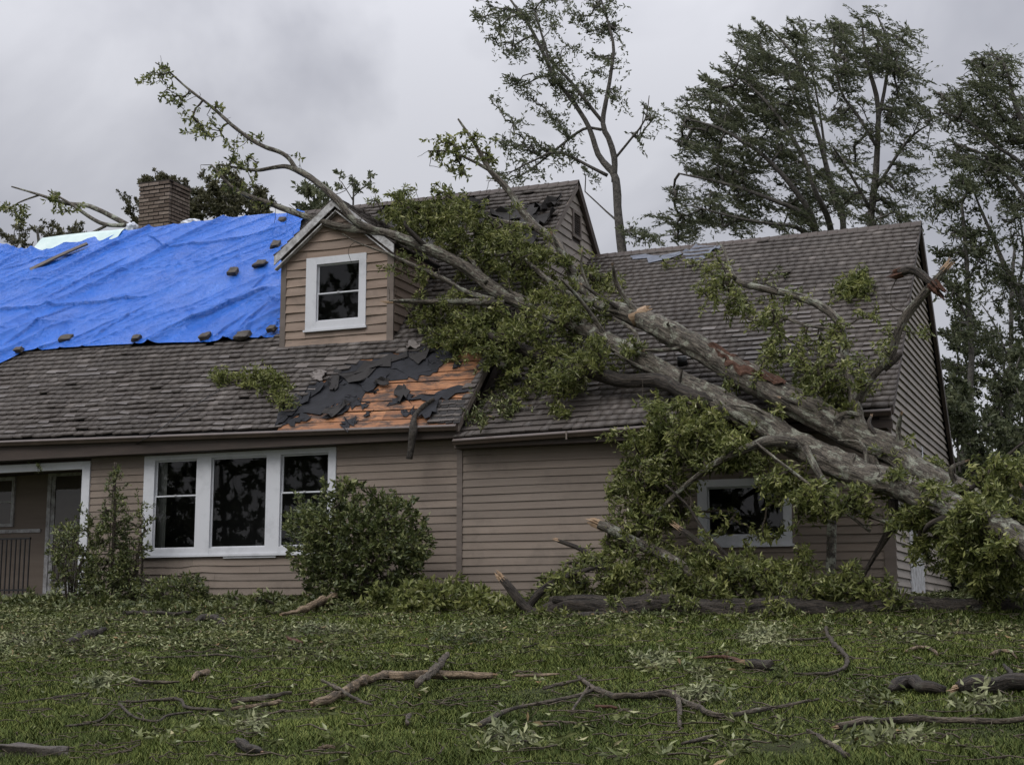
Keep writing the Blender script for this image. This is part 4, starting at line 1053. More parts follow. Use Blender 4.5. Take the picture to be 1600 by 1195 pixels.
STN = [(367, 432, 12, 8, 'dark stone lying alone in the middle right of the blue tarp'), (411, 419, 14, 8, 'flat stone on the blue tarp upper left of the dormer window'),
       (434, 389, 11, 9, 'stone on the blue tarp beside the left eave of the dormer'), (443, 352, 9, 5, 'small stone near the ridge at the top right of the blue tarp'),
       (33, 554, 10, 5, 'leftmost small stone on the lower edge of the tarp'), (106, 537, 14, 6, 'long flat stone just above the tarp edge, second from the left'),
       (216, 536, 10, 6, 'stone at the middle of the lower edge of the tarp'), (325, 533, 10, 7, 'rounded stone on the lower tarp edge left of the biggest stone'),
       (381, 532, 18, 9, 'biggest dark stone, on the lower tarp edge near the dormer'), (429, 521, 9, 7, 'stone wedged between the tarp corner and the foot of the dormer')]
t1 = (main_roof.c[1] - main_roof.c[0]); t1 /= np.linalg.norm(t1); t2 = np.cross(n_m, t1)
for i, (x, y, rx, ry, lb) in enumerate(STN):
    c = onmain(x, y, 0.14); s = np.linalg.norm(c - CAM) / F
    Vb, Fb = blob(c, (rx * s * 0.88, ry * s * 1.2, 0.065), i * 1.3 + 0.4, M['stone'], 'stone')
    V = c + Vb[:, :1] * t1 + Vb[:, 1:2] * t2 + Vb[:, 2:3] * n_m
    tag(mk('stone', V, Fb, M['stone']), lb, 'stone', 'stones weighing down the blue tarp')
p = onmain(52, 431, 0.16); q = onmain(141, 390, 0.16)
d_ = (q - p); dl = np.linalg.norm(d_); d_ /= dl; s_ = np.cross(n_m, d_)
V = []
for t in np.linspace(0, 1, 7):
    b = p + d_ * dl * t + n_m * 0.02 * math.sin(t * 3); wv = 0.09 * (1 - 0.25 * t)
    V += [b - s_ * wv, b + s_ * wv, b + s_ * wv + n_m * .04, b - s_ * wv + n_m * .04]
tag(mk('plank', V, [(i * 4 + j, i * 4 + (j + 1) % 4, i * 4 + 4 + (j + 1) % 4, i * 4 + 4 + j) for i in range(6) for j in range(4)] + [(3, 2, 1, 0), (24, 25, 26, 27)], M['plank']), 'dark weathered plank laid slanting on the upper left of the blue tarp', 'plank')
pts_ = [(640, 717, 9), (643, 690, 9), (645, 674, 10), (648, 664, 7), (652, 652, 6), (664, 640, 8), (680, 629, 6)]
# ragged strip that hangs over the gutter
P = []; R = []
for x, y, r_ in pts_:
    if y > 664: c = atY(x, y, YE - 0.16)
    else: c = onmain(x, y, 0.08)
    P.append(c); R.append(r_ * np.linalg.norm(c - CAM) / F * 0.58)
pr = catmull(np.c_[np.array(P), R], 0.06); V, T = tube(pr[:, :3], pr[:, 3], 9, 0.35, 3)
tag(mk('torn_strip', V, T, M['bark_dark'], None, True), 'torn dark roofing roll hanging down over the gutter at the roof hole', 'roofing strip')
P = [onmain(345, 612, .05), onmain(300, 640, .05), onmain(268, 662, 0.06), atY(245, 674, YE - .16), atY(222, 688, YE - .1), atY(196, 704, YW - .1)]
pr = catmull(np.array(P), 0.1); V, T = tube(pr, np.full(len(pr), 0.009), 5)
tag(mk('cable', V, T, M['iron']), 'thin loose cable trailing from the roof over the left gutter', 'cable')
for (x, y, rx, ry, lb) in [(572, 0, 0, 0, None)]: pass
for i, (pix, lb) in enumerate([([(636, 541), (652, 538), (658, 545), (644, 549), (632, 547)], 'loose curled shingle scrap on the roof below the dormer corner'),
                               ([(486, 590), (498, 582), (512, 586), (506, 598), (490, 598)], 'pale broken scrap of shingle on the roof at the edge of the hole')]):
    o_ = sheet('shingle_scrap', pix, 0.07, M['shingle'], None, curl=0.08, seed=i + 4, th=0.02); tag(o_, lb, 'shingle scrap')
    a = o_.data.attributes.new('tone', 'FLOAT', 'POINT'); a.data.foreach_set('value', np.full(len(o_.data.vertices), 1.0, np.float32))

# ------------------------------------------------------------------ fallen tree
WIND = -RT * 0.85 + np.array([0, 0, 0.25])
def lp(x, y, r_, spec):
    if spec >= 10: p = atY(x, y, spec)
    else:
        t = surf(x, y); rr = ray(x, y); rr = rr / np.linalg.norm(rr)
        if t is None: t = 28.0 / rr[1] * 1.0
        p = CAM + rr * (t - spec)
    return np.r_[p, r_ * np.linalg.norm(p - CAM) / F]
def limb_path(pts, step=0.12, wob=0.0, seed=0.0):
    q = catmull(np.array([lp(*a) for a in pts]), step)
    # smooth the depth so that a limb does not jump where the surface behind it does
    for _ in range(12): q[1:-1, :3] = 0.25 * q[:-2, :3] + 0.5 * q[1:-1, :3] + 0.25 * q[2:, :3]
    if wob:
        s = np.arange(len(q)) * step
        q[:, :3] += wob * q[:, 3:4] * np.stack([vn(s * 1.1 + seed, 1.0), vn(s * 1.1 + seed, 5.0), vn(s * 1.1 + seed, 9.0)], 1)
    return q
ft_base = atY(1640, 940, 20.6)
ft = thing('fallen_tree', 'big lichen covered broadleaf tree fallen across the roof from the right', 'fallen tree', tuple(ft_base))
STEM = {
 'a': [(1830, 1010, 36, 18.7), (1700, 918, 32, 19.8), (1600, 846, 30, 20.8), (1520, 804, 29, 21.8), (1400, 760, 31, 23.2), (1280, 714, 31, 24.2), (1160, 645, 28, 24.85), (1040, 582, 22, 25.9), (930, 522, 18, 26.6), (860, 491, 16, 27.1), (780, 455, 15, 27.4), (715, 410, 13, 27.45), (645, 381, 12, 27.3), (590, 362, 10, 27.2), (525, 352, 8, 27.2), (440, 325, 6, 27.4), (370, 297, 4, 27.6), (330, 258, 2, 27.8)],
 'b': [(1900, 985, 25, 19.5), (1800, 912, 24, 20.6), (1700, 842, 23, 21.6), (1600, 798, 24, 22.6), (1500, 770, 24, 23.3), (1430, 728, 29, 23.9), (1330, 674, 32, 24.4), (1215, 614, 30, 24.9), (1120, 560, 26, 25.6), (1040, 517, 25, 26.2), (985, 492, 20, 26.7), (930, 470, 14, 27.2), (895, 425, 12, 27.7), (870, 378, 10, 28.3), (838, 356, 9, 28.6), (808, 320, 8, 28.8), (790, 292, 7, 28.8), (765, 266, 6, 28.8), (745, 228, 4, 28.8), (716, 186, 2, 28.8)],
}
LIMBS = {
 'dark': [(1150, 640, 17, 24.95), (1050, 606, 15, 25.5), (950, 586, 14, 25.9), (850, 562, 13, 26.3), (780, 535, 11, 26.7), (725, 524, 8, 26.9)],
 'left': [(610, 368, 9, 27.25), (555, 345, 9, 27.1), (520, 310, 8, 27.1), (485, 281, 7.5, 27.2), (455, 266, 7, 27.3), (430, 262, 5, 27.4), (395, 265, 4, 27.4), (345, 257, 2, 27.5)],
 'tip': [(462, 268, 6, 27.3), (444, 243, 5.5, 27.3), (395, 219, 5, 27.3), (340, 177, 4, 27.3), (295, 140, 2.8, 27.3), (262, 110, 1.8, 27.3), (243, 98, 1, 27.3)],
 'mid': [(770, 472, 8, 27.2), (735, 462, 7, 27.1), (700, 440, 6, 27.0), (660, 420, 5, 26.9), (610, 398, 3.5, 26.9), (560, 380, 2, 26.9), (535, 365, 1, 26.9)],
 'stubby': [(790, 475, 7, 27.1), (740, 472, 7, 27.0), (690, 470, 6, 26.9), (640, 472, 5, 26.8), (608, 472, 3, 26.7)],
 'inner': [(760, 442, 6, 27.3), (738, 405, 5, 27.6), (705, 370, 4, 27.9), (670, 345, 3, 28.1), (640, 325, 2, 28.2)],
 'roofward': [(838, 358, 8, 28.6), (800, 350, 6, 28.6), (750, 335, 4, 28.5), (715, 318, 3, 28.5), (695, 300, 2, 28.5)],
 'high': [(768, 268, 5, 28.8), (735, 250, 3.5, 28.7), (700, 236, 2.5, 28.7), (668, 236, 1.5, 28.7)],
 'up': [(930, 470, 8, 27.1), (880, 455, 6, 27.2), (835, 420, 5, 27.4), (800, 380, 4, 27.7), (780, 350, 2, 28.0)],
 'under': [(1240, 695, 14, 24.1), (1200, 690, 11, 23.9), (1155, 705, 8, 23.8), (1110, 730, 6, 23.8), (1060, 770, 5, 23.9), (1010, 820, 4, 24.0), (975, 870, 2, 24.1)],
 'spray': [(1260, 700, 8, 24.0), (1300, 770, 6, 23.6), (1350, 800, 5, 23.4), (1420, 822, 4, 23.1), (1500, 830, 3, 22.8)],
 'arm': [(1380, 745, 9, 23.2), (1440, 762, 7, 22.9), (1500, 772, 5, 22.6), (1545, 735, 4, 22.5), (1600, 690, 3, 22.5)],
 'prop': [(1395, 780, 10, 23.4), (1392, 820, 9, 23.5), (1370, 860, 6, 23.6), (1345, 905, 4, 23.6)],
 'upright': [(1372, 735, 12, 24.0), (1352, 680, 12, 24.3), (1340, 640, 13, 24.5), (1333, 600, 10, 24.8), (1318, 560, 9, 25.1), (1316, 520, 9, 25.4), (1305, 492, 9, 25.6), (1255, 463, 9, 25.9), (1230, 458, 8, 26.0), (1180, 449, 7, 26.2), (1152, 440, 6, 26.3), (1140, 415, 4, 26.6), (1131, 388, 3, 26.9), (1120, 378, 1, 27.0)],
 'fork': [(1336, 625, 11, 24.55), (1368, 584, 10, 24.6), (1393, 562, 9, 24.6), (1400, 536, 9, 24.6), (1406, 509, 9, 24.6), (1421, 488, 9, 24.6), (1445, 457, 8, 24.6), (1463, 436, 8, 24.6), (1477, 420, 7, 24.6)],
 'forkstub': [(1380, 575, 9, 24.6), (1400, 560, 7, 24.6), (1410, 552, 3, 24.6)],
 'hook': [(1462, 452, 9, 24.5), (1448, 440, 8, 24.5), (1430, 422, 8, 24.6), (1412, 418, 9, 24.6), (1402, 424, 8, 24.6)],
 'twigarm': [(1318, 520, 4, 25.3), (1280, 512, 3.5, 25.4), (1240, 502, 3, 25.6), (1210, 486, 2, 25.8)],
 'lowfork': [(1345, 650, 6, 24.4), (1322, 640, 5, 24.3), (1303, 655, 4, 24.2)],
 'cross': [(1180, 690, 3, 23.7), (1250, 745, 3.5, 23.5), (1310, 790, 3.5, 23.4), (1360, 830, 3, 23.4)],
}
SP = {}
for k_n, pts in STEM.items():
    q = limb_path(pts, 0.07, 0.12, ord(k_n)); q[:, 3] *= 0.66; SP[k_n] = q
    V, T = tube(q[:, :3], q[:, 3], 36, 0.12, ord(k_n), 0.13); mk('trunk', V, T, M['bark_main'], ft, True, bark=TA)
for i, (k_n, pts) in enumerate(LIMBS.items()):
    q = limb_path(pts, 0.06, 0.45, i * 3.3); q[:, 3] = np.maximum(q[:, 3] * (0.60 if k_n in ('left', 'tip', 'high', 'mid', 'inner') else 0.72), 0.012); SP[k_n] = q
    V, T = tube(q[:, :3], q[:, 3], 12, 0.18, i, 0.07); mk('limb', V, T, M['bark_wet'] if k_n in ('dark', 'prop', 'forkstub', 'arm', 'hook') else M['bark_main'], ft, True, bark=TA)
def splinter(p, d, r_, length, m, parent, n=9, seed=0, name='splintered_end'):
    """bundle of pointed shards at a broken end"""
    r = np.random.default_rng(seed + 50); d = np.asarray(d, float); d = d / np.linalg.norm(d); u = np.cross(d, (0.2, 0.3, 0.9)); u /= np.linalg.norm(u); v = np.cross(d, u)
    mb = MB()
    for i in range(n):
        a = r.uniform(0, 6.28); rr = r_ * math.sqrt(r.uniform(0, 0.7)); c = p + (u * math.cos(a) + v * math.sin(a)) * rr
        ln = length * r.uniform(0.35, 1.0); wd = r_ * r.uniform(0.22, 0.4); tp = c + d * ln + (u * r.normal() + v * r.normal()) * r_ * 0.25
        b = [c - d * length * 0.3 + (u * math.cos(t) + v * math.sin(t)) * wd for t in (a, a + 2.1, a + 4.2)]
        m_ = [c + d * ln * 0.5 + (u * math.cos(t) + v * math.sin(t)) * wd * 0.8 for t in (a, a + 2.1, a + 4.2)]
        mb.add(b + m_ + [tp], [(0, 1, 4, 3), (1, 2, 5, 4), (2, 0, 3, 5), (3, 4, 6), (4, 5, 6), (5, 3, 6)])
    return mb.build(name, m, parent)
# the torn strip of heartwood on the upper trunk and its snapped stub
q = SP['b']; 
def near(q, x, y):
    return int(np.argmin([np.hypot(proj(p[:3])[0] - x, proj(p[:3])[1] - y) for p in q]))
i0, i1 = near(q, 1222, 618), near(q, 1105, 552); i0, i1 = min(i0, i1), max(i0, i1)
V = []; Fs = []
seg = q[i0:i1 + 1]; mside = -FW * 0.75 + np.array([0, 0, 0.75]); nn_ = 9
for i, p in enumerate(seg):
    t = i / (len(seg) - 1); dd = (seg[min(i + 1, len(seg) - 1)] - seg[max(i - 1, 0)])[:3]; dd /= np.linalg.norm(dd)
    n1 = mside - dd * (mside @ dd); n1 /= np.linalg.norm(n1); n2 = np.cross(dd, n1)
    half = (0.75 + 0.4 * float(vn(i * 0.7, 3.0))) * math.sin(math.pi * min(1, max(0, t * 0.94 + 0.03))) ** 0.5
    for j in range(nn_):
        a = (j / (nn_ - 1) * 2 - 1) * half * 1.1 + 0.15
        rr = p[3] * (1.13 + 0.2 * float(vn(i * 0.5, j * 2.1, 2)) - 0.10 * (1 - abs(j / (nn_ - 1) * 2 - 1)))
        V.append(p[:3] + (n1 * math.cos(a) + n2 * math.sin(a)) * rr)
for i in range(len(seg) - 1):
    for j in range(nn_ - 1): Fs.append((i * nn_ + j, i * nn_ + j + 1, (i + 1) * nn_ + j + 1, (i + 1) * nn_ + j))
mk('torn_wood', V, Fs, M['wood_rot'], ft)
j_ = near(q, 1003, 500); pst = q[j_, :3] + (-FW * 0.4 + np.array([0, 0, 0.9])) * q[j_, 3] * 0.7
dv_ = (atY(1010, 484, 26.4) - atY(985, 500, 26.4)); dv_ /= np.linalg.norm(dv_)
pr = np.array([pst - dv_ * .25, pst, pst + dv_ * 0.12]); V, T = tube(pr, [0.13, 0.12, 0.10], 9, 0.2, 4); mk('broken_stub', V, T, M['wood_fresh'], ft)
splinter(pst + dv_ * .1, dv_, 0.09, 0.14, M['wood_fresh'], ft, 7, 1)
for (k_n, m_, s_) in (('hook', 'wood_rot', 11), ('fork', 'wood_fresh', 12)):
    qq = SP[k_n]; splinter(qq[-1, :3], qq[-1, :3] - qq[-4, :3], qq[-1, 3] * 1.3, 0.22, M[m_], ft, 9, s_)
splinter(SP['hook'][0, :3], SP['hook'][0, :3] - SP['hook'][5, :3] + np.array([0, 0, -.05]), 0.12, 0.3, M['wood_rot'], ft, 12, 33)
splinter(SP['stubby'][-1, :3], SP['stubby'][-1, :3] - SP['stubby'][-4, :3], 0.05, 0.3, M['wood_fresh'], ft, 6, 8)

for i in range(26):        # snapped side branches
    k_n = 'a' if i % 2 else 'b'; qq = SP[k_n]; j = int(rng.integers(len(qq) // 8, int(len(qq) * 0.8)))
    v = np.array([-0.6, -0.5, 0.5]) * rng.uniform(0.2, 1, 3) + rng.normal(size=3) * 0.35; dd = qq[j + 1, :3] - qq[j, :3]; dd /= np.linalg.norm(dd)
    v = v + dd * 0.7; v /= np.linalg.norm(v); ln_ = rng.uniform(0.35, 1.5); r0 = rng.uniform(0.018, 0.042)
    P_ = np.array([qq[j, :3], qq[j, :3] + v * (qq[j, 3] + ln_ * 0.5) + rng.normal(size=3) * 0.06, qq[j, :3] + v * (qq[j, 3] + ln_) + rng.normal(size=3) * 0.14 + (0, 0, -0.05)])
    pq = catmull(np.c_[P_, [r0 * 1.3, r0, r0 * 0.55]], 0.06); V, T = tube(pq[:, :3], pq[:, 3], 8, 0.2, i % 13, 0.08); SP['s%d' % i] = pq
    mk('broken_branch', V, T, M['bark_main'] if i % 3 else M['bark_wet'], ft, True, bark=TA)
    if i % 2 == 0: splinter(pq[-1, :3], pq[-1, :3] - pq[-4, :3], r0 * 0.6, 0.10, M['wood_fresh'], ft, 6, i + 60)
def zones(zs, k=1.0):
    """zs: (x, y, rx, ry, offset or Y, count) -> attractor points"""
    out_ = []
    for (x, y, rx, ry, spec, n) in zs:
        n = max(1, int(n * k)); per = 4 if n >= 18 else 1
        for _ in range(max(1, n // per)):
            a = rng.uniform(0, 6.283); s = math.sqrt(rng.uniform(0, 1)); s = s * (0.85 + 0.75 * rng.random() * (rng.random() < 0.3))
            xx, yy = x + rx * s * math.cos(a), y + ry * s * math.sin(a)
            sp = spec + (rng.uniform(-0.25, 0.45) if spec < 10 else rng.normal() * 0.35)
            for _k in range(per):
                x2, y2 = xx, yy
                if per > 1: x2 += rng.normal() * 8; y2 += rng.normal() * 5.5
                s2 = max(0.06, sp + rng.normal() * 0.06) if spec < 10 else sp + rng.normal() * 0.08
                out_.append(lp(x2, y2, 1, s2)[:3])
    return np.array(out_)
def twigs(parent, stems, att, r, m_leaf_, n=12, Ln=0.112, Wd=0.035, spread=1.2, tip=0.005, m_twig='twig', curl=0.25, bias=None, maxr=0.04, back=0.2, extra=None, wind=0.35, names=('twig', 'foliage'), droop=-0.25):
    parts, tips, dirs = grow(stems, att, r, 0.22, bias, curl, tip, maxr)
    V, T = join(parts); tw = mk(names[0], V, T, M[m_twig], parent, kind='stuff' if parent is not None else None)
    D = dirs / (np.linalg.norm(dirs, axis=1)[:, None] + 1e-9) + WIND * wind + np.array([0, 0, droop])
    V, T = sprays(tips, D, r, int(n * 1.3), spread, back * 1.4, Ln, Wd)
    return mk(names[1], V, T, M[m_leaf_], parent, kind='stuff' if parent is not None else None)
S_ = lambda *ks: [SP[k][:, :3] for k in ks]
ZU = [(620, 325, 38, 28, 28.3, 70), (670, 350, 60, 36, 28.2, 150), (730, 372, 70, 45, 28.0, 200), (790, 395, 60, 50, 27.8, 170), (850, 440, 45, 55, 27.6, 140), (640, 430, 28, 40, 27.2, 26),
      (700, 500, 60, 38, 27.3, 150), (760, 505, 60, 40, 27.0, 160), (850, 530, 60, 45, 26.6, 170), (900, 490, 50, 36, 27.0, 110), (720, 540, 60, 22, 26.9, 80), (790, 562, 40, 25, 26.6, 60), (870, 592, 50, 28, 26.0, 80), (940, 560, 55, 32, 26.0, 90), (800, 600, 50, 30, 0.15, 40), (690, 330, 50, 20, 28.4, 50), (930, 440, 35, 35, 27.8, 40), (880, 640, 20, 12, 0.12, 14)]
twigs(ft, S_('a', 'b', 'dark', 'mid', 'stubby', 'inner', 'roofward', 'up'), zones(ZU, 1.35), rng, 'leaf', 12, wind=0.5)
ZL = [(238, 125, 24, 14, 27.3, 16), (272, 145, 26, 16, 27.3, 22), (300, 190, 24, 18, 27.3, 22), (325, 205, 20, 16, 27.3, 14), (335, 170, 18, 14, 27.3, 10), (345, 265, 22, 14, 27.4, 16), (378, 250, 28, 16, 27.4, 24), (365, 225, 16, 10, 27.4, 8), (395, 215, 16, 10, 27.3, 8), (372, 290, 26, 14, 27.6, 16), (410, 320, 20, 12, 27.5, 8), (258, 108, 14, 10, 27.3, 8), (465, 245, 10, 8, 27.4, 2)]
twigs(ft, S_('a', 'left', 'tip'), zones(ZL), rng, 'leaf', 6, wind=0.4, back=0.12, Ln=0.115, Wd=0.05, spread=1.2)
ZH = [(690, 240, 26, 26, 28.7, 34), (722, 222, 25, 18, 28.7, 26), (748, 235, 18, 22, 28.8, 22), (712, 265, 20, 14, 28.7, 12), (770, 255, 10, 12, 28.8, 6), (690, 300, 40, 12, 28.5, 20)]
twigs(ft, S_('b', 'high', 'roofward'), zones(ZH), rng, 'leaf', 7, wind=0.3, back=0.14, Ln=0.115, Wd=0.05, spread=1.1)
ZR = [(1114, 440, 26, 30, 26.3, 60), (1150, 482, 32, 24, 26.0, 50), (1200, 492, 30, 26, 25.7, 40), (1230, 545, 34, 28, 25.4, 46), (1270, 575, 40, 28, 25.0, 60), (1300, 530, 22, 30, 25.2, 36), (1290, 612, 60, 24, 24.8, 70), (1340, 592, 36, 30, 24.6, 50), (1382, 540, 16, 24, 24.6, 12), (1190, 570, 30, 24, 25.4, 20), (1240, 470, 20, 10, 25.9, 14), (1370, 490, 24, 16, 25.4, 8), (1440, 520, 24, 8, 24.6, 6)]
twigs(ft, S_('upright', 'twigarm', 'fork', 'lowfork'), zones(ZR), rng, 'leaf', 11, wind=0.1, droop=-0.7, Ln=0.10, Wd=0.034)
ZM = [(1170, 596, 50, 20, 25.6, 50), (1235, 612, 40, 18, 25.3, 36), (1290, 640, 50, 16, 25.0, 46), (1215, 640, 16, 10, 24.6, 10), (1060, 662, 60, 36, 24.5, 150), (1100, 690, 80, 38, 24.3, 230), (1020, 702, 48, 46, 24.5, 160), (990, 770, 48, 58, 24.5, 190), (1040, 780, 42, 48, 24.4, 130), (1140, 706, 46, 22, 24.3, 70), (1232, 756, 55, 26, 23.9, 100), (1285, 785, 45, 26, 23.6, 80), (1200, 836, 40, 10, 24.3, 14), (1130, 815, 24, 26, 24.6, 10), (1330, 785, 46, 20, 23.5, 66), (1150, 728, 55, 16, 24.3, 50)]
twigs(ft, S_('a', 'b', 'under', 'spray', 'cross'), zones(ZM, 1.15), rng, 'leaf', 12, wind=0.35)
ZX = [(1430, 806, 56, 22, 23.0, 100), (1490, 800, 40, 20, 22.7, 60), (1520, 850, 60, 26, 22.0, 120), (1445, 770, 30, 14, 22.4, 30), (1500, 815, 34, 14, 21.5, 36), (1550, 800, 40, 14, 21.4, 36), (1405, 742, 18, 10, 22.7, 12), (1575, 850, 26, 14, 21.0, 20), (1500, 878, 50, 28, 22.6, 90), (1560, 890, 50, 36, 22.2, 120), (1555, 765, 48, 38, 22.3, 110), (1450, 850, 22, 30, 23.1, 36), (1590, 740, 30, 30, 22.4, 40), (1440, 728, 40, 10, 23.9, 20), (1395, 700, 30, 14, 24.2, 12), (1560, 935, 40, 16, 22.4, 40)]
twigs(ft, S_('a', 'b', 'arm', 'spray', 'prop'), zones(ZX, 1.2), rng, 'leaf', 12, wind=0.2)

bare = []
for k_n in ('a', 'b', 'left', 'tip', 'mid', 'high', 'dark', 'stubby', 'inner', 'up', 'under', 'upright', 'fork', 'roofward', 'arm'):
    qq = SP[k_n]
    for _ in range(max(6, len(qq) // 9)):
        j = rng.integers(len(qq) // 4, len(qq)); v = rng.normal(size=3) + WIND * 1.2; v /= np.linalg.norm(v)
        bare.append(qq[j, :3] + v * (qq[j, 3] + rng.uniform(0.15, 0.6)))
parts, _t, _d = grow([v[:, :3] for v in SP.values()], np.array(bare), rng, 0.12, None, 0.35, 0.006, 0.03)
V, T = join(parts); mk('twig', V, T, M['twig'], ft, kind='stuff')

# second stem on the ground, with its own snapped branches and leaves
lg = thing('fallen_log', 'long mossy log lying along the foot of the house wall', 'log', tuple(ground(1200, 970)))
YLg = 22.6
def gl(x, y, r_, up=0.9):
    p = atY(x, y, YLg); 
    return np.r_[p, r_ * np.linalg.norm(p - CAM) / F]
q = catmull(np.array([gl(800, 968, 8), gl(850, 960, 13), gl(900, 949, 15), gl(1000, 946, 16), gl(1100, 951, 16), gl(1250, 956, 19), gl(1400, 957, 21), gl(1500, 961, 23), gl(1650, 961, 26)]), 0.1)
q[:, :3] += 0.3 * q[:, 3:4] * np.stack([0 * q[:, 0], vn(q[:, 0], 1.0), vn(q[:, 0] * 1.2, 6.0)], 1)
V, T = tube(q[:, :3], q[:, 3], 22, 0.16, 2, 0.1); mk('trunk', V, T, M['bark_wet'], lg, True, bark=TA); SP['log'] = q
LL = {'n1': [(842, 962, 8, 22.6), (815, 945, 8, 22.6), (800, 925, 7.5, 22.6), (783, 906, 6, 22.6)], 'n2': [(825, 952, 6, 22.65), (845, 922, 6, 22.7), (880, 900, 5, 22.8), (935, 886, 3, 22.9)],
      'n3': [(1120, 935, 7, 23.2), (1062, 880, 8, 23.5), (985, 843, 8.5, 23.6), (935, 822, 7.5, 23.6)], 'n4': [(1195, 940, 6, 22.9), (1155, 895, 6, 23.2), (1110, 862, 5, 23.4), (1085, 840, 5, 23.4), (1062, 824, 4, 23.4)],
      'n5': [(960, 900, 4, 23.4), (915, 860, 3.6, 23.5), (872, 845, 3, 23.5)], 'n6': [(1160, 890, 2, 23.4), (1100, 830, 2.5, 23.4), (1075, 790, 2, 23.4), (1040, 757, 1.6, 23.4)], 'n7': [(905, 948, 5, 22.6), (880, 936, 6, 22.6), (866, 935, 5, 22.5)]}
for i, (k_n, pts) in enumerate(LL.items()):
    qq = limb_path(pts, 0.06, 0.4, i * 2.1 + 9); SP[k_n] = qq
    V, T = tube(qq[:, :3], qq[:, 3], 9, 0.18, i + 20); mk('limb', V, T, M['bark_main'] if k_n in ('n3',) else M['bark_wet'], lg, True, bark=TA)
for k_n, ln, s_ in (('n1', .2, 1), ('n3', .28, 2), ('n4', .2, 3), ('n5', .12, 4)):
    qq = SP[k_n]; splinter(qq[-1, :3], qq[-1, :3] - qq[-5, :3], qq[-1, 3] * 1.1, ln, M['wood_fresh'], lg, 9, s_ * 7)
ZG = [(940, 905, 70, 40, 23.3, 150), (1000, 860, 55, 50, 23.9, 130), (1090, 905, 85, 36, 23.2, 190), (1195, 912, 70, 30, 23.1, 140), (1300, 918, 70, 22, 23.0, 100), (1360, 925, 40, 18, 22.8, 50), (1120, 888, 60, 18, 23.6, 80), (1230, 890, 50, 16, 23.6, 46), (880, 915, 30, 25, 23.2, 36), (1180, 945, 60, 14, 22.4, 40), (1060, 940, 40, 12, 22.4, 24), (960, 935, 20, 10, 22.4, 6), (850, 960, 30, 10, 22.3, 14), (1240, 960, 40, 10, 22.2, 24), (1030, 835, 18, 26, 23.8, 24), (1100, 850, 16, 22, 23.6, 18), (1175, 868, 14, 20, 23.4, 14), (1255, 868, 12, 18, 23.5, 12), (1330, 890, 14, 18, 23.2, 14), (905, 880, 14, 18, 23.3, 12), (1400, 930, 20, 12, 22.5, 12), (1140, 972, 26, 8, 21.9, 14), (990, 975, 24, 7, 21.9, 10)]
twigs(lg, S_('log', 'n2', 'n3', 'n4', 'n5', 'n6'), zones(ZG, 1.15), rng, 'leaf', 12, wind=0.15, droop=0.15)
q = catmull(np.array([np.r_[atY(835, 969, 22.35), .1], np.r_[atY(900, 968, 22.3), .11], np.r_[atY(975, 963, 22.25), .1]]), .1)
V, T = tube(q[:, :3], q[:, 3], 12, 0.14, 8)
lo2 = thing('short_log', 'short log with a pale sawn looking broken face in front of the long log', 'log', tuple(ground(900, 980)))
mk('trunk', V, T, M['bark_dark'], lo2, True); splinter(q[-1, :3], q[-1, :3] - q[-4, :3] + np.array([0, -.02, 0]), .105, 0.1, M['wood_fresh'], lo2, 14, 5)
Vb, Fb = blob(0, (0.27, 0.2, 0.16), 3.3, M['stone'], 's'); c = atY(882, 945, 22.9)
tag(mk('rock', Vb + c, Fb, M['bark'], None, True), 'rounded lichen covered rock behind the left end of the long log', 'rock')
sp_ = limb_path([(1296, 935, 8, 24.4), (1298, 860, 7.5, 24.5), (1300, 790, 7, 24.6), (1303, 745, 5, 24.6)], .1, .2, 5)
V, T = tube(sp_[:, :3], sp_[:, 3], 9, 0.1, 5); tag(mk('bare_sapling', V, T, M['bark'], None, True), 'slim pale bare trunk standing upright right of the wing window', 'sapling')

# ------------------------------------------------------------------ loose foliage on the roof and along the wall
def clump(name, label, cat, zs, mleaf, n=12, group=None, root=None, **kw):
    att = zones(zs); c = att.mean(0)
    t = thing(name, label, cat, tuple(c), group)
    st = np.linspace(c + np.array([0.3, 0, -.03]), c - np.array([0.3, 0, 0.03]), 8) if root is None else root
    twigs(t, [st], att, rng, mleaf, n, names=('twig', 'foliage'), **kw); return t
clump('leafy_branch', 'leafy torn branch lying on the left roof slope below the dormer', 'branch', [(350, 592, 24, 14, 0.1, 40), (395, 588, 34, 14, 0.12, 60), (425, 606, 28, 16, 0.1, 46), (440, 630, 18, 12, 0.08, 20)], 'leaf', 11, wind=0.1)
clump('leafy_branch', 'round tuft of green leaves on the upper right of the wing roof', 'branch', [(1340, 446, 30, 18, 0.12, 80), (1322, 458, 16, 8, 0.1, 20)], 'leaf', 12, wind=0.1, droop=-0.6)
clump('leafy_branch', 'thin leafy twig caught on the wing roof beside the ridge patch', 'branch', [(1050, 410, 22, 8, 0.08, 8), (1085, 415, 10, 8, 0.08, 5)], 'leaf', 8, wind=0.0)
clump('leafy_branch', 'brown leaf litter and twigs in the valley between the two roofs', 'branch', [(770, 620, 36, 18, 0.06, 50), (740, 655, 22, 14, 0.05, 34), (800, 640, 30, 12, 0.05, 26)], 'leaf_litter', 10, wind=0.0, Ln=0.1)
clump('leafy_branch', 'thin leafy branch with dry twigs on the wing roof left of the bent limb', 'branch', [(1190, 440, 30, 10, 0.12, 10), (1215, 425, 20, 10, 0.1, 7), (960, 470, 30, 18, 0.1, 14), (950, 440, 10, 20, 0.1, 8)][:2], 'leaf_litter', 7, wind=0.0, Ln=0.09)
clump('leafy_branch', 'sparse green twigs on the wing roof behind the snapped stub', 'branch', [(950, 450, 20, 26, 0.15, 22), (965, 485, 22, 14, 0.15, 20)], 'leaf', 9, wind=0.0)

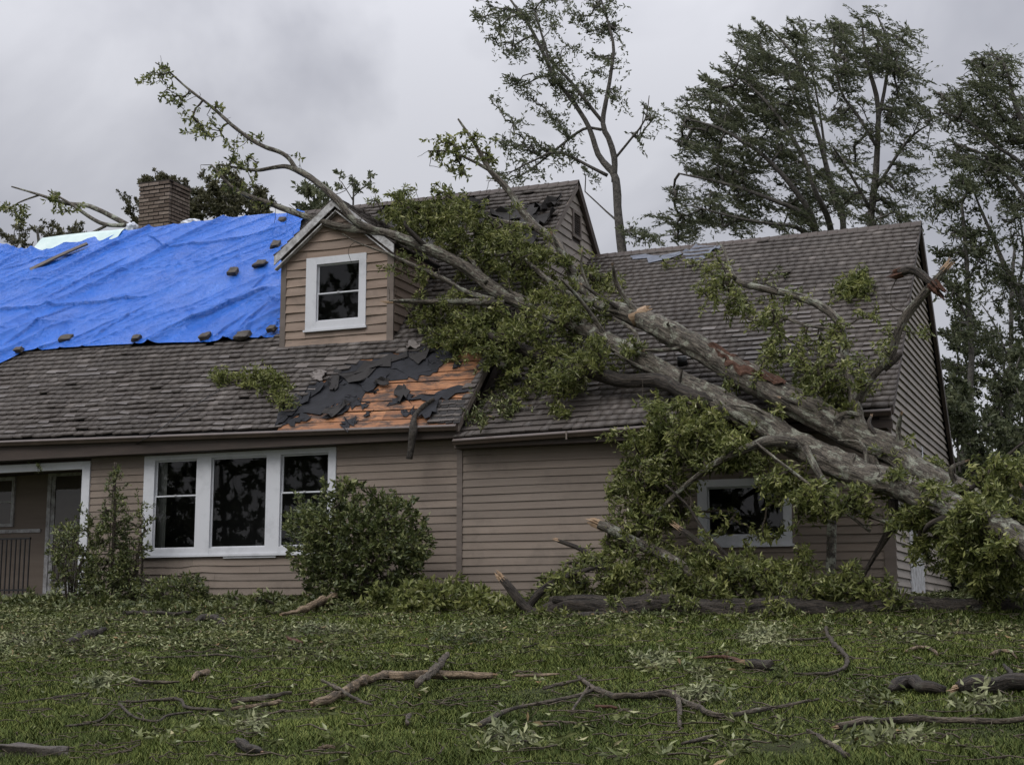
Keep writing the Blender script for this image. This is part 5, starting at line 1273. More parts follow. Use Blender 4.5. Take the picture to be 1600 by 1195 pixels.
def bush(name, label, x, yb, Y, rx, h, n, mleaf, leafn, Ln, Wd, shape='round', cat='shrub', nst=9, group=None, depth=1.0):
    b = atY(x, yb, Y); b[2] = gz(b[0], b[1]) - 0.02; s = np.linalg.norm(b - CAM) / F; RX = rx * s; Hh = h * s
    t = thing(name, label, cat, tuple(b), group)
    att = []
    while len(att) < n:
        u = rng.uniform(-1, 1, 3); v = (u[2] + 1) / 2
        if shape == 'cone': rad = (1 - v) ** 0.8 * 0.95 + 0.12 * math.sin(v * 9) ** 2 * (1 - v)
        else: rad = math.sqrt(max(0, 1 - abs(2 * v - 0.85) ** 2.6 / 1.8)) if v > 0.42 else 0.72 + 0.6 * v
        d = math.hypot(u[0], u[1])
        if d > rad: continue
        if d < rad * 0.55 and v < 0.85 and rng.random() < 0.75: continue
        bump_ = 1 + 0.26 * float(vn(u[0] * 2.4 + x, u[1] * 2.4, v * 3))
        att.append(b + np.array([u[0] * RX * bump_, u[1] * RX * depth * bump_, v * Hh * bump_ + 0.05]))
    att = np.array(att); stems = []
    for i in range(nst):
        a = rng.uniform(0, 6.28); e_ = 0.45 if shape != 'cone' else 0.06
        tip = b + np.array([math.cos(a) * RX * e_, math.sin(a) * RX * e_ * depth, Hh * (0.6 if shape != 'cone' else 0.92)])
        stems.append(catmull(np.array([b + np.array([math.cos(a), math.sin(a), 0]) * 0.08, (b + tip) / 2 + rng.normal(size=3) * 0.05, tip]), 0.1))
    V, T = join([tube(q_, np.linspace(0.022, 0.008, len(q_)), 6) for q_ in stems]); mk('stem', V, T, M['twig'], t)
    parts, tips, dirs = grow(stems, att, rng, 0.2, None, 0.2, 0.004, 0.02)
    V, T = join(parts); mk('twig', V, T, M['twig'], t, kind='stuff')
    D = dirs / np.linalg.norm(dirs, axis=1)[:, None] + np.array([0, 0, 0.35]) + (att - (b + np.array([0, 0, Hh * 0.4]))) * 0.5
    V, T = sprays(tips, D, rng, leafn, 0.9, 0.16, Ln, Wd); mk('foliage', V, T, M[mleaf], t, kind='stuff')
    return t
bush('bush', 'large rounded dark green bush in front of the triple window', 560, 938, 24.2, 118, 175, 1500, 'leaf_bush', 12, 0.10, 0.045, depth=0.62)
bush('evergreen_shrub', 'tall narrow evergreen shrub beside the white porch post', 172, 930, 24.6, 44, 232, 520, 'leaf_bush', 11, 0.085, 0.03, 'cone', nst=4)
bush('shrub', 'loose dark shrub in front of the porch door', 112, 925, 24.4, 36, 125, 240, 'leaf_bush', 10, 0.09, 0.035)
bush('shrub', 'straggly young shrub leaning against the left window frame', 210, 930, 24.7, 24, 170, 110, 'leaf_bush', 8, 0.08, 0.03)
bush('shrub', 'low rounded shrub under the left part of the triple window', 272, 950, 24.2, 58, 42, 260, 'leaf_bush', 11, 0.085, 0.035)
PILE = [('heap of torn leafy branches right of the big bush', [(620, 942, 54, 24, 23.4, 150), (700, 940, 80, 30, 23.3, 260), (775, 955, 50, 20, 22.9, 90), (650, 920, 40, 14, 23.8, 50)], 'leaf'),
        ('bright green leafy growth below the porch', [(100, 948, 100, 16, 23.7, 170), (60, 940, 50, 12, 24.1, 60)], 'leaf_bright'),
        ('low green leafy growth below the triple window', [(300, 955, 90, 12, 23.5, 110), (400, 945, 60, 14, 24.0, 80), (240, 965, 70, 10, 23.1, 70)], 'leaf_bright'),
        ('thin leafy growth between the big bush and the pale split log', [(500, 950, 60, 12, 23.6, 80), (450, 965, 50, 10, 23.1, 40)], 'leaf_bright')]
for lb, zs, ml in PILE:
    att = zones(zs); att[:, 2] = np.maximum(att[:, 2], gz(att[:, 0], att[:, 1]) + 0.03)
    c = att.mean(0); c[2] = gz(c[0], c[1]); t = thing('leaf_heap', lb, 'leaf heap', tuple(c), 'heaps of leaves along the wall')
    st = [np.stack([np.linspace(att[:, 0].min(), att[:, 0].max(), 30), np.full(30, c[1]), gz(np.linspace(att[:, 0].min(), att[:, 0].max(), 30), np.full(30, c[1])) + 0.06], 1)]
    twigs(t, st, att, rng, ml, 13, wind=0.1, droop=0.35, Ln=0.13, Wd=0.05)

hp = atY(58, 712, YW - 0.02)
clump('hanging_plant', 'small hanging plant under the porch beam', 'plant', [(58, 732, 6, 9, 25.58, 14)], 'leaf_bush', 7, wind=0.0, Ln=0.06, Wd=0.03)
vp = ongar(1067, 572, 0.02); V, T = tube(np.array([vp, vp + (0, -0.05, 0.16)]), [0.10, 0.09], 12); mk('roof_vent', V, T, M['iron'], house)
gp = atY(885, 676, YE - 0.125); box('gutter_bracket', M['trim_brown'], house, gp[0] - .015, gp[0] + .015, gp[1] - .01, gp[1] + .01, gp[2] - .12, gp[2] + .03)
sp0 = atX(1441, 735, XR + .03); sp1 = atX(1440, 701, XR + .03)
MB().add([sp0 + (0, -.07, 0), sp0 + (0, .07, 0), sp1 + (0, .04, 0), sp1 + (0, -.02, .04), sp0 + (.02, -.07, 0), sp0 + (.02, .07, 0), sp1 + (.02, .04, 0), sp1 + (.02, -.02, .04)], BOXF).build('broken_trim', M['white'], house)
# ------------------------------------------------------------------ trees behind
GB = 'windblown trees behind the house'
def tree(name, label, Y, stems, ells, mleaf, dens=1.0, leafn=26, Ln=0.3, Wd=0.10, spread=0.8, wind=1.0, depth=1.6, group=None, bark='bark_far', tip=0.007, step=0.5, back=0.9, maxr=0.05, up=0.15):
    r = np.random.default_rng(abs(hash(label)) % 1000 if False else sum(map(ord, label)))
    base = atY(stems[0][0][0], stems[0][0][1], Y); base[2] = 0.0
    t = thing(name, label, 'tree', tuple(base), group or GB)
    qs = []
    for i, st in enumerate(stems):
        P = []
        dep = 0 if i == 0 else r.normal() * depth * 0.5
        for j, (x, y, rp_) in enumerate(st):
            p = atY(x, y, Y + dep * min(1, j / 2.0)); P.append(np.r_[p, 0.62 * rp_ * np.linalg.norm(p - CAM) / F])
        if i == 0 and P[0][2] > 0.3: P.insert(0, np.r_[P[0][0] + 0.1, P[0][1], -0.2, P[0][3] * 1.25])
        q = catmull(np.array(P), 0.35); s = np.arange(len(q)) * .35
        q[:, :3] += 0.05 * np.stack([vn(s * .7 + i, 1.0), vn(s * .7 + i, 4.0), 0 * s], 1); qs.append(q)
        V, T = tube(q[:, :3], q[:, 3], 8, 0.08, i); mk('trunk' if i == 0 else 'limb', V, T, M[bark], t, True)
    att = []
    for (x, y, rx, ry, n) in ells:
        for _ in range(max(1, int(math.ceil(n * dens / 6)))):
            a = r.uniform(0, 6.283); s = math.sqrt(r.uniform(0, 1)) * (1 + 0.25 * (r.random() < .2))
            cx_, cy_, cY = x + rx * s * math.cos(a), y + ry * s * math.sin(a), Y + r.normal() * depth * 0.6
            for _k in range(6):
                g = r.normal(size=2) * (9, 4) * min(1.0, (rx + ry) / 50)
                att.append(atY(cx_ + g[0] * 0.9 + g[1] * 0.3, cy_ + g[0] * 0.45 - g[1] * 0.9, cY + r.normal() * 0.25))
    att = np.array(att)
    parts, tips, dirs = grow([q[:, :3] for q in qs], att, r, step, WIND, 0.22, tip, maxr)
    V, T = join(parts); mk('branch', V, T, M[bark], t, kind='stuff')
    D = dirs / np.linalg.norm(dirs, axis=1)[:, None] + WIND * wind + np.array([0, 0, up])
    V, T = sprays(tips, D, r, leafn, spread, back, Ln, Wd); mk('crown', V, T, M[mleaf], t, kind='stuff')
    return t
tree('tall_tree', 'tall slender forked tree rising behind the upper gable', 44, [
    [(990, 560, 15), (975, 410, 12), (968, 352, 11), (961, 281, 10), (950, 262, 9), (935, 241, 7.5), (920, 200, 6.5), (890, 150, 5.5), (863, 115, 5), (830, 45, 4), (800, 5, 3), (770, -40, 2)],
    [(962, 285, 8), (960, 246, 8), (950, 215, 7), (943, 193, 6.5), (953, 130, 5), (958, 80, 4), (950, 40, 3), (938, 0, 2), (925, -40, 1.5)],
    [(943, 193, 5), (925, 170, 5), (890, 125, 4), (860, 95, 3.5), (847, 60, 3), (835, 20, 2)],
    [(961, 250, 3.5), (988, 216, 3), (1008, 188, 2), (1013, 150, 1)],
    [(950, 275, 5), (920, 260, 4), (870, 238, 3.5), (835, 250, 2.5), (800, 268, 1.5)],
    [(938, 203, 4), (910, 202, 3.5), (865, 236, 3), (820, 272, 2), (790, 285, 1)],
    [(968, 350, 3), (940, 325, 2), (915, 300, 1.5)]],
    [(765, 20, 36, 26, 26), (800, 55, 34, 34, 36), (830, 105, 44, 36, 44), (900, 35, 44, 42, 40), (942, 60, 20, 60, 36), (800, 150, 30, 36, 24), (795, 205, 34, 28, 22), (830, 245, 46, 26, 34), (790, 282, 28, 16, 14), (900, 120, 34, 44, 26), (950, 130, 18, 34, 14), (860, 180, 34, 34, 26), (990, 200, 14, 14, 5), (1010, 165, 9, 24, 8), (850, 15, 40, 26, 28), (985, 365, 26, 22, 16), (900, 265, 24, 14, 5)], 'leaf_far', 1.15, 20, 0.145, 0.05, 0.9, 0.8, depth=1.2)
tree('leaning_tree', 'broad many stemmed tree blown to the left behind the wing ridge', 52, [
    [(1320, 470, 10), (1317, 352, 8), (1300, 290, 7), (1282, 226, 6), (1267, 166, 5), (1242, 90, 4), (1197, 40, 2)],
    [(1300, 440, 9), (1297, 352, 8), (1275, 300, 6), (1252, 241, 5), (1202, 166, 4), (1152, 120, 2)],
    [(1280, 430, 9), (1272, 346, 8), (1232, 286, 6), (1182, 236, 5), (1121, 201, 3.5), (1071, 186, 2)],
    [(1280, 420, 8), (1267, 346, 7), (1202, 311, 5), (1126, 286, 4), (1062, 272, 2)],
    [(1270, 420, 6), (1252, 361, 6), (1202, 350, 4), (1152, 341, 3), (1081, 322, 2)],
    [(1318, 352, 5), (1292, 280, 4), (1285, 200, 3), (1270, 120, 2), (1250, 60, 1.5)]],
    [(1188, 62, 38, 28, 46), (1168, 102, 54, 28, 60), (1130, 142, 56, 30, 60), (1092, 178, 42, 30, 44), (1082, 212, 30, 24, 26), (1150, 195, 76, 38, 100), (1200, 142, 56, 46, 84), (1110, 268, 54, 22, 50), (1170, 255, 76, 42, 110), (1230, 205, 36, 60, 66), (1248, 110, 30, 40, 36), (1200, 322, 76, 34, 90), (1110, 332, 66, 28, 64), (1060, 350, 50, 26, 40), (1052, 302, 20, 14, 8), (1258, 62, 34, 26, 26), (1270, 300, 40, 60, 50), (1090, 235, 30, 16, 16)], 'leaf_far', 1.9, 32, 0.15, 0.037, 0.5, 1.5, depth=2.2)
tree('slim_tree', 'upright tree with a dark straight trunk behind the right end of the wing ridge', 48, [
    [(1362, 480, 11), (1360, 380, 10), (1364, 300, 9), (1372, 220, 7), (1369, 150, 6), (1352, 80, 4), (1345, 30, 2)],
    [(1362, 310, 4), (1400, 245, 4), (1430, 210, 3), (1462, 190, 1)], [(1369, 200, 5), (1385, 130, 4), (1387, 70, 3), (1368, 22, 1.5)], [(1372, 232, 4), (1340, 180, 4), (1312, 140, 3), (1300, 60, 2)], [(1362, 330, 4), (1320, 260, 3), (1300, 230, 2)]],
    [(1342, 58, 40, 36, 50), (1380, 60, 32, 42, 50), (1300, 52, 28, 24, 26), (1392, 130, 28, 46, 48), (1420, 142, 20, 36, 24), (1330, 130, 32, 38, 42), (1308, 105, 28, 28, 26), (1402, 205, 32, 36, 36), (1320, 220, 36, 38, 36), (1442, 180, 16, 24, 10), (1340, 300, 46, 40, 44), (1404, 290, 40, 40, 44), (1300, 170, 20, 30, 14), (1380, 350, 50, 20, 30)], 'leaf_far', 1.7, 24, 0.15, 0.037, 0.52, 1.4, depth=1.8)
tree('tall_tree', 'tall windblown tree at the right edge with its crown bent to the left', 46, [
    [(1660, 600, 12), (1640, 350, 9), (1600, 206, 6), (1583, 150, 5), (1568, 100, 3), (1546, 84, 2)], [(1630, 330, 6), (1600, 261, 5), (1553, 226, 4), (1513, 190, 3), (1468, 176, 1.5)], [(1640, 380, 6), (1600, 306, 5), (1540, 245, 3), (1500, 228, 2)], [(1640, 300, 4), (1620, 200, 3), (1610, 140, 2)]],
    [(1540, 98, 36, 18, 30), (1524, 122, 28, 22, 24), (1560, 150, 32, 28, 34), (1508, 152, 38, 14, 26), (1478, 152, 26, 10, 12), (1500, 186, 38, 18, 30), (1552, 202, 46, 24, 44), (1584, 180, 22, 38, 26), (1530, 242, 46, 26, 40), (1480, 240, 32, 26, 26), (1580, 250, 26, 36, 26), (1582, 325, 22, 18, 12), (1620, 250, 30, 60, 20)], 'leaf_far', 1.7, 24, 0.15, 0.037, 0.52, 1.4, depth=1.5)
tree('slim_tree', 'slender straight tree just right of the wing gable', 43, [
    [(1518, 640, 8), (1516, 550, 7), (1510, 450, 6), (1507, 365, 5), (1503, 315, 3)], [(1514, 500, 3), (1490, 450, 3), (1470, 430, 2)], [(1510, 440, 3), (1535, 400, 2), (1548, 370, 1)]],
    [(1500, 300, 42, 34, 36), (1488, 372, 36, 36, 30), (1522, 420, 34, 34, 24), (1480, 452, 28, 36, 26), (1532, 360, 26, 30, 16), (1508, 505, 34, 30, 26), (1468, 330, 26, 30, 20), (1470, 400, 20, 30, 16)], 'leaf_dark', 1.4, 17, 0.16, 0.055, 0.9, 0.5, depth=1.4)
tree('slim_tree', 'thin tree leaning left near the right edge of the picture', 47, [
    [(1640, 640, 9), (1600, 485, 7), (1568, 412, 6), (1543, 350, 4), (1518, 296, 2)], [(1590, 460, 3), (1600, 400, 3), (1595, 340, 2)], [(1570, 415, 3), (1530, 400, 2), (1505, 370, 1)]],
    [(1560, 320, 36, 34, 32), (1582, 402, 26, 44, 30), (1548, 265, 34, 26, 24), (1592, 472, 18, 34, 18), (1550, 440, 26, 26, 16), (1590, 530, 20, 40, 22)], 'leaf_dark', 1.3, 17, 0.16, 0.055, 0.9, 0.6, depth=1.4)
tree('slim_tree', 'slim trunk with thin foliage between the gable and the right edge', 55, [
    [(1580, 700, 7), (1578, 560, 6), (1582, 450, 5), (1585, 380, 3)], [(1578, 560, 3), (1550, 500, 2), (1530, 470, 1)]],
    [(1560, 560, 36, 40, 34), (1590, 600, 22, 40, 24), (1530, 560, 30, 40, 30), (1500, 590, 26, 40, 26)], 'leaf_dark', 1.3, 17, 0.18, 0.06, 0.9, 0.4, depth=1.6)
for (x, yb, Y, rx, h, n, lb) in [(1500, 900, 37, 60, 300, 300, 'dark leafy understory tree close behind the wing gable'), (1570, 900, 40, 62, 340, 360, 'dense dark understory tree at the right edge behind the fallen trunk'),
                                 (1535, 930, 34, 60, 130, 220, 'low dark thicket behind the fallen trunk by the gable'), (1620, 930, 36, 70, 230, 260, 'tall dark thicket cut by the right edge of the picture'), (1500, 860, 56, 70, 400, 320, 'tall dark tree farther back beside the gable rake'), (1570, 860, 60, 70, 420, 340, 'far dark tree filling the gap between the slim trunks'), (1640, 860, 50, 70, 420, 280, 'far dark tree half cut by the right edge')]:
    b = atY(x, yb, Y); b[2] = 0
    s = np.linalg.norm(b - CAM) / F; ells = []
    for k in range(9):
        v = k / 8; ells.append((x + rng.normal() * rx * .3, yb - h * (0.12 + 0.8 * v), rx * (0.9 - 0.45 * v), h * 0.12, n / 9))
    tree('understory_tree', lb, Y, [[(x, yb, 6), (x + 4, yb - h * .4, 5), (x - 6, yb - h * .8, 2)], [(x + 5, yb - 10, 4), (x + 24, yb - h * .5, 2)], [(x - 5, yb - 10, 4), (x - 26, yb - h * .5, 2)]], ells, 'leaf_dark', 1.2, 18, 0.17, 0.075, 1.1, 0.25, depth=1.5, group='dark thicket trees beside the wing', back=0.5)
# trees and shrubs whose tops show over the left ridge
tree('round_tree', 'rounded olive green tree top right of the chimney', 50, [[(370, 420, 8), (368, 350, 7), (362, 300, 4)], [(370, 380, 4), (330, 320, 3)], [(370, 380, 4), (410, 320, 3)]],
     [(340, 300, 30, 26, 60), (372, 312, 44, 26, 90), (330, 330, 34, 20, 60), (405, 325, 26, 16, 40), (312, 322, 14, 24, 24), (352, 280, 16, 14, 18)], 'leaf_olive', 1.5, 30, 0.16, 0.07, 1.1, 0.3, depth=1.6, back=0.4)
tree('round_tree', 'olive green bushy tree peeking out around the chimney', 56, [[(255, 420, 8), (255, 340, 7), (250, 300, 4)], [(255, 360, 4), (220, 320, 2)], [(255, 350, 4), (290, 300, 2)]],
     [(230, 284, 14, 8, 26), (255, 280, 16, 8, 30), (280, 286, 14, 10, 26), (290, 310, 8, 28, 26), (208, 335, 10, 12, 14), (250, 310, 40, 20, 60)], 'leaf_olive', 1.4, 30, 0.15, 0.065, 1.0, 0.1, depth=1.4, back=0.4, up=0.6)
tree('small_tree', 'small leafy tree top just left of the dormer peak', 46, [[(500, 420, 5), (495, 340, 4), (488, 295, 2)], [(498, 370, 2), (515, 320, 1.5)], [(498, 380, 2), (475, 325, 1.5)]],
     [(488, 300, 20, 18, 26), (505, 320, 20, 16, 22), (475, 325, 14, 14, 12)], 'leaf_far', 1.2, 18, 0.22, 0.09, 1.0, 0.3, depth=0.8, back=0.4)
tree('sapling', 'thin sapling with open twigs just right of the dormer peak', 44, [[(552, 420, 3), (551, 330, 2.5), (552, 295, 2), (550, 272, 1)], [(552, 310, 1.5), (572, 290, 1)], [(552, 315, 1.5), (535, 285, 1)]],
     [(545, 275, 12, 8, 8), (570, 282, 10, 12, 7), (538, 290, 8, 10, 5), (560, 300, 10, 10, 5)], 'leaf_far', 1.0, 9, 0.16, 0.07, 1.0, 0.2, depth=0.5, tip=0.006, back=0.15, maxr=0.03)
tree('low_tree', 'low leafy tree tops over the ridge at the far left', 50, [[(60, 460, 6), (62, 400, 5), (58, 360, 3)], [(60, 420, 3), (110, 365, 2)], [(60, 430, 3), (15, 375, 2)]],
     [(20, 372, 26, 12, 24), (70, 362, 34, 14, 34), (112, 360, 24, 12, 22), (45, 350, 18, 8, 8), (130, 366, 14, 8, 8)], 'leaf_olive', 1.2, 20, 0.15, 0.06, 1.0, 0.5, depth=1.0, back=0.4)
bt = thing('bare_branch', 'long bare branch with few leaves poking over the ridge left of the chimney', 'branch', tuple(atY(200, 356, 33.6)))
BB = [[(215, 362, 4, 33.8), (180, 340, 4, 33.6), (140, 323, 3.5, 33.4), (105, 318, 3, 33.4), (60, 304, 2, 33.4), (18, 292, 1, 33.4)], [(198, 352, 3.5, 33.5), (160, 352, 3.2, 33.4), (130, 332, 2.6, 33.3), (110, 318, 2, 33.3), (75, 298, 1, 33.3)], [(165, 354, 2.5, 33.4), (135, 368, 2, 33.3), (112, 378, 1.5, 33.3)], [(60, 305, 1.5, 33.4), (30, 316, 1.2, 33.4), (5, 332, 1, 33.4)]]
bqs = []
for i, pts in enumerate(BB):
    q = limb_path(pts, .1, .3, i); bqs.append(q[:, :3]); V, T = tube(q[:, :3], q[:, 3], 7, .12, i); mk('limb', V, T, M['bark'], bt, True)
twigs(bt, bqs, zones([(12, 325, 14, 10, 33.4, 9), (36, 330, 12, 8, 33.4, 8), (85, 312, 12, 12, 33.3, 10), (90, 328, 8, 6, 33.3, 5), (115, 328, 10, 8, 33.3, 7), (35, 345, 10, 6, 33.4, 5)]), rng, 'leaf', 8, wind=0.2, Ln=0.14, Wd=0.06)

def street_tree(label, x, y, h, rad, n):
    b = np.array([x, y, float(gz(x, y))]); t = thing('street_tree', label, 'tree', tuple(b), 'trees across from the house')
    st = [catmull(np.array([b + (0, 0, -.2), b + (0.2, 0, h * .35), b + (-.1, .2, h * .65), b + (0.2, 0, h * .92)]), 0.4)]
    for i in range(5):
        a = i * 1.26; st.append(catmull(np.array([b + (0, 0, h * .3), b + (math.cos(a) * rad * .4, math.sin(a) * rad * .4, h * .5), b + (math.cos(a) * rad * .7, math.sin(a) * rad * .7, h * .72)]), 0.4))
    for i, q in enumerate(st):
        V, T = tube(q, np.linspace(0.24 if i == 0 else 0.12, 0.04, len(q)), 8, 0.1, i); mk('trunk' if i == 0 else 'limb', V, T, M['bark_far'], t, True)
    c = b + (0, 0, h * .62); u = rng.normal(size=(n, 3)); u /= np.linalg.norm(u, axis=1)[:, None]
    att = c + u * (rng.uniform(0.25, 1, (n, 1)) ** 0.6) * np.array([rad, rad, h * .4])
    parts, tips, dirs = grow(st, att, rng, 0.6, None, 0.2, 0.008, 0.07); V, T = join(parts); mk('branch', V, T, M['bark_far'], t, kind='stuff')
    V, T = sprays(tips, dirs / np.linalg.norm(dirs, axis=1)[:, None] + np.array([0, 0, .2]), rng, 34, 1.0, 0.9, 0.3, 0.13); mk('crown', V, T, M['leaf_dark'], t, kind='stuff')
street_tree('tall tree behind the viewer mirrored in the triple window', -41, -11, 15, 6.0, 420)
street_tree('tree behind the viewer mirrored in the wing window', -15, -13, 12, 5.0, 300)
street_tree('tallest tree behind the viewer mirrored in the dormer window', -40, -21, 27, 8.0, 520)

# ------------------------------------------------------------------ lawn: blades, fallen leaves, sticks
def lawn_pts(n, r, pw=1.0):
    # uniform over the part of the ground in view
    X = r.uniform(-29, 9, n * 3); Y = r.uniform(6.0, 25.6, n * 3)
    v = np.stack([X, Y, gz(X, Y)], 1) - CAM; d = v @ FW; xx = 800 + F * (v @ RT) / d; yy = 597.5 - F * (v @ UP) / d
    k = (xx > -60) & (xx < 1660) & (yy < 1230); k = k | ((d > 6) & (r.random(len(X)) < 0.22)); X, Y = X[k], Y[k]; d = d[k]
    return X, Y, d
r = np.random.default_rng(3)
X, Y, d = lawn_pts(1400000, r)
keep = r.random(len(X)) < np.clip((11.0 / d) ** 1.5, 0.12, 1.0) * np.clip(0.75 + 0.5 * vn(X * 1.2, Y * 1.2, 1.5), 0.2, 1); X, Y, d = X[keep], Y[keep], d[keep]
n = len(X); Z = gz(X, Y); az = r.uniform(0, 6.283, n)
hgt = (0.022 + 0.034 * r.random(n) ** 1.5) * (1 + 0.55 * vn(X * 0.9, Y * 0.9, 7) + 0.35 * vn(X * 3.1, Y * 3.1, 2)) * np.where(d > 16, 1.2, 1); wd = 0.0045 * np.clip(d / 9, 1, 2.4)
ln = r.uniform(0.1, 2.2, n)
side = np.stack([np.cos(az), np.sin(az), 0 * az], 1); fwd = np.stack([-np.sin(az), np.cos(az), 0 * az], 1)
b0 = np.stack([X, Y, Z - 0.005], 1)
V = np.stack([b0 - side * wd[:, None], b0 + side * wd[:, None], b0 + fwd * (hgt * ln)[:, None] + np.array([0, 0, 1]) * hgt[:, None]], 1).reshape(-1, 3)
mk('grass', V, np.arange(n * 3).reshape(-1, 3), M['grass'], None, kind='stuff')
# torn leaves scattered everywhere, thicker towards the house and in drifts
X, Y, d = lawn_pts(190000, r)
dens = np.clip(-0.28 + 1.0 * vn(X * 0.55, Y * 0.55, 3) + 1.1 * vn(X * 1.8, Y * 1.8, 8) + 0.095 * (Y - 16) - 0.04 * np.clip(X + 12, 0, 10), 0.012, 1) ** 1.4
keep = r.random(len(X)) < dens; X, Y = X[keep], Y[keep]; n = len(X)
D = r.normal(size=(n, 3)); D[:, 2] *= 0.25
V, T = leaves(np.stack([X, Y, gz(X, Y) + 0.04 + 0.04 * r.random(n)], 1), D, 0.07, 0.028, r, 0.5, 0.3)
mk('leaf_litter', V, T, M['leaf_litter'], None, kind='stuff')
# small torn sprigs and broken twigs all over the grass
X, Y, d = lawn_pts(2600, r); pr_ = np.clip(0.2 + 0.8 * vn(X * 0.5, Y * 0.5, 5) + 0.04 * (Y - 14) - 0.03 * np.clip(X + 12, 0, 10), 0.05, 1); keep = r.random(len(X)) < pr_; X, Y = X[keep], Y[keep]
D = r.normal(size=(len(X), 3)); D[:, 2] *= 0.2
V, T = sprays(np.stack([X, Y, gz(X, Y) + 0.07], 1), D, r, 10, 0.9, 0.16, 0.085, 0.026)
mk('leaf_sprigs', V, T, M['leaf_litter'], None, kind='stuff')
X, Y, d = lawn_pts(2600, r); parts = []
for x_, y_ in zip(X, Y):
    a = r.uniform(0, 6.28); l_ = r.uniform(0.08, 0.5) * r.random() + 0.06; t_ = np.linspace(-0.5, 0.5, 4); b_ = r.normal() * 0.3
    px_, py_ = x_ + l_ * (t_ * math.cos(a) - b_ * t_ ** 2 * math.sin(a)), y_ + l_ * (t_ * math.sin(a) + b_ * t_ ** 2 * math.cos(a))
    rr_ = r.uniform(0.003, 0.008); parts.append(tube(np.stack([px_, py_, gz(px_, py_) + 0.04 + r.uniform(-.01, .03, 4)], 1), np.linspace(rr_, rr_ * .6, 4), 4))
V, T = join(parts); mk('twig_litter', V, T, M['stick'], None, kind='stuff')

def tuft(label, x, y, rx, ry, n, ml='leaf_litter', Ln=0.085, h=0.10):
    pts = []
    for _ in range(n):
        a = rng.uniform(0, 6.28); s = math.sqrt(rng.random()); p = ground(x + rx * s * math.cos(a), y + ry * s * math.sin(a)); p[2] += 0.06 + h * rng.random() * (1 - s); pts.append(p)
    pts = np.array(pts); c = pts.mean(0); c[2] = gz(c[0], c[1]); t = thing('leafy_twig', label, 'leafy twig', tuple(c), 'torn leafy twigs on the lawn')
    a, b = pts[np.argmin(pts[:, 0])], pts[np.argmax(pts[:, 0])]
    twigs(t, [np.linspace(a, b, 12)], pts, rng, ml, 9, wind=0.0, droop=0.1, Ln=Ln, Wd=Ln * 0.3, tip=0.003, maxr=0.01)
TUF = [('pale bunch of upturned leaves on the lawn below the long log', 1190, 1004, 42, 14, 44, 'leaf_pale'), ('small green leafy sprig on the lawn at the right below the dark log', 1370, 1106, 28, 12, 20, 'leaf_bright'),
       ('pale leafy scraps at the bend of the forked branch', 1090, 1090, 34, 12, 18, 'leaf_pale'), ('yellow green scatter of leaves in front of the leaf heap', 720, 1003, 50, 12, 36, 'leaf_bright'),
       ('pale torn leaves lying low at the bottom centre', 790, 1172, 46, 12, 18, 'leaf_pale'), ('drift of pale leaves on the lawn left of the split pale log', 380, 985, 60, 10, 40, 'leaf_litter'),
       ('clump of dark leaves on the lawn at the far left', 60, 990, 60, 20, 50, 'leaf_litter'), ('small pale leaf bunch right of centre on the lawn', 1020, 1040, 34, 14, 20, 'leaf_pale'),
       ('low leafy patch on the lawn above the pale leaf bunch', 985, 1000, 50, 10, 30, 'leaf'), ('leafy scraps under the dark log at the right edge', 1530, 1112, 40, 8, 16, 'leaf_pale'),
       ('pale leaf scraps in the left foreground', 160, 1075, 46, 12, 18, 'leaf_pale'), ('leafy sprig left of the dark log at the right', 1420, 1000, 46, 12, 24, 'leaf_litter'),
       ('leafy heap at the left edge under the porch', 160, 975, 70, 14, 50, 'leaf_litter'), ('pale scraps of leaf near the bottom left stick', 395, 1142, 26, 12, 14, 'leaf_pale'),
       ('leaf drift in the middle of the lawn left of the crossed sticks', 470, 1030, 60, 14, 34, 'leaf_litter'), ('leaf scraps on the lawn at the right below the long log', 1480, 985, 60, 10, 30, 'leaf_litter')]
TUF += [('leaf heap on the lawn below the low rounded shrub', 270, 985, 70, 10, 46, 'leaf_litter'), ('pale torn leaves under the left end of the lawn litter', 30, 1012, 50, 12, 34, 'leaf_pale'), ('torn leaves around the dark broken limb on the left lawn', 120, 1018, 70, 14, 40, 'leaf_litter'),
        ('pale leaf scatter under the big bush', 500, 990, 60, 8, 40, 'leaf_pale'), ('green torn sprigs between the big bush and the lawn middle', 580, 1000, 60, 9, 34, 'leaf'), ('flat spray of leaves on the lawn left of the orange wood chunk', 220, 1050, 50, 12, 26, 'leaf_litter'),
        ('dark sprig on the lawn at the centre below the leaf heap', 820, 1020, 44, 10, 20, 'leaf'), ('torn leaves around the reddish splintered stick', 1110, 1060, 50, 10, 20, 'leaf_litter'), ('few pale leaves low in the right foreground', 1400, 1165, 60, 10, 16, 'leaf_pale')]
for q in TUF: tuft(*q)
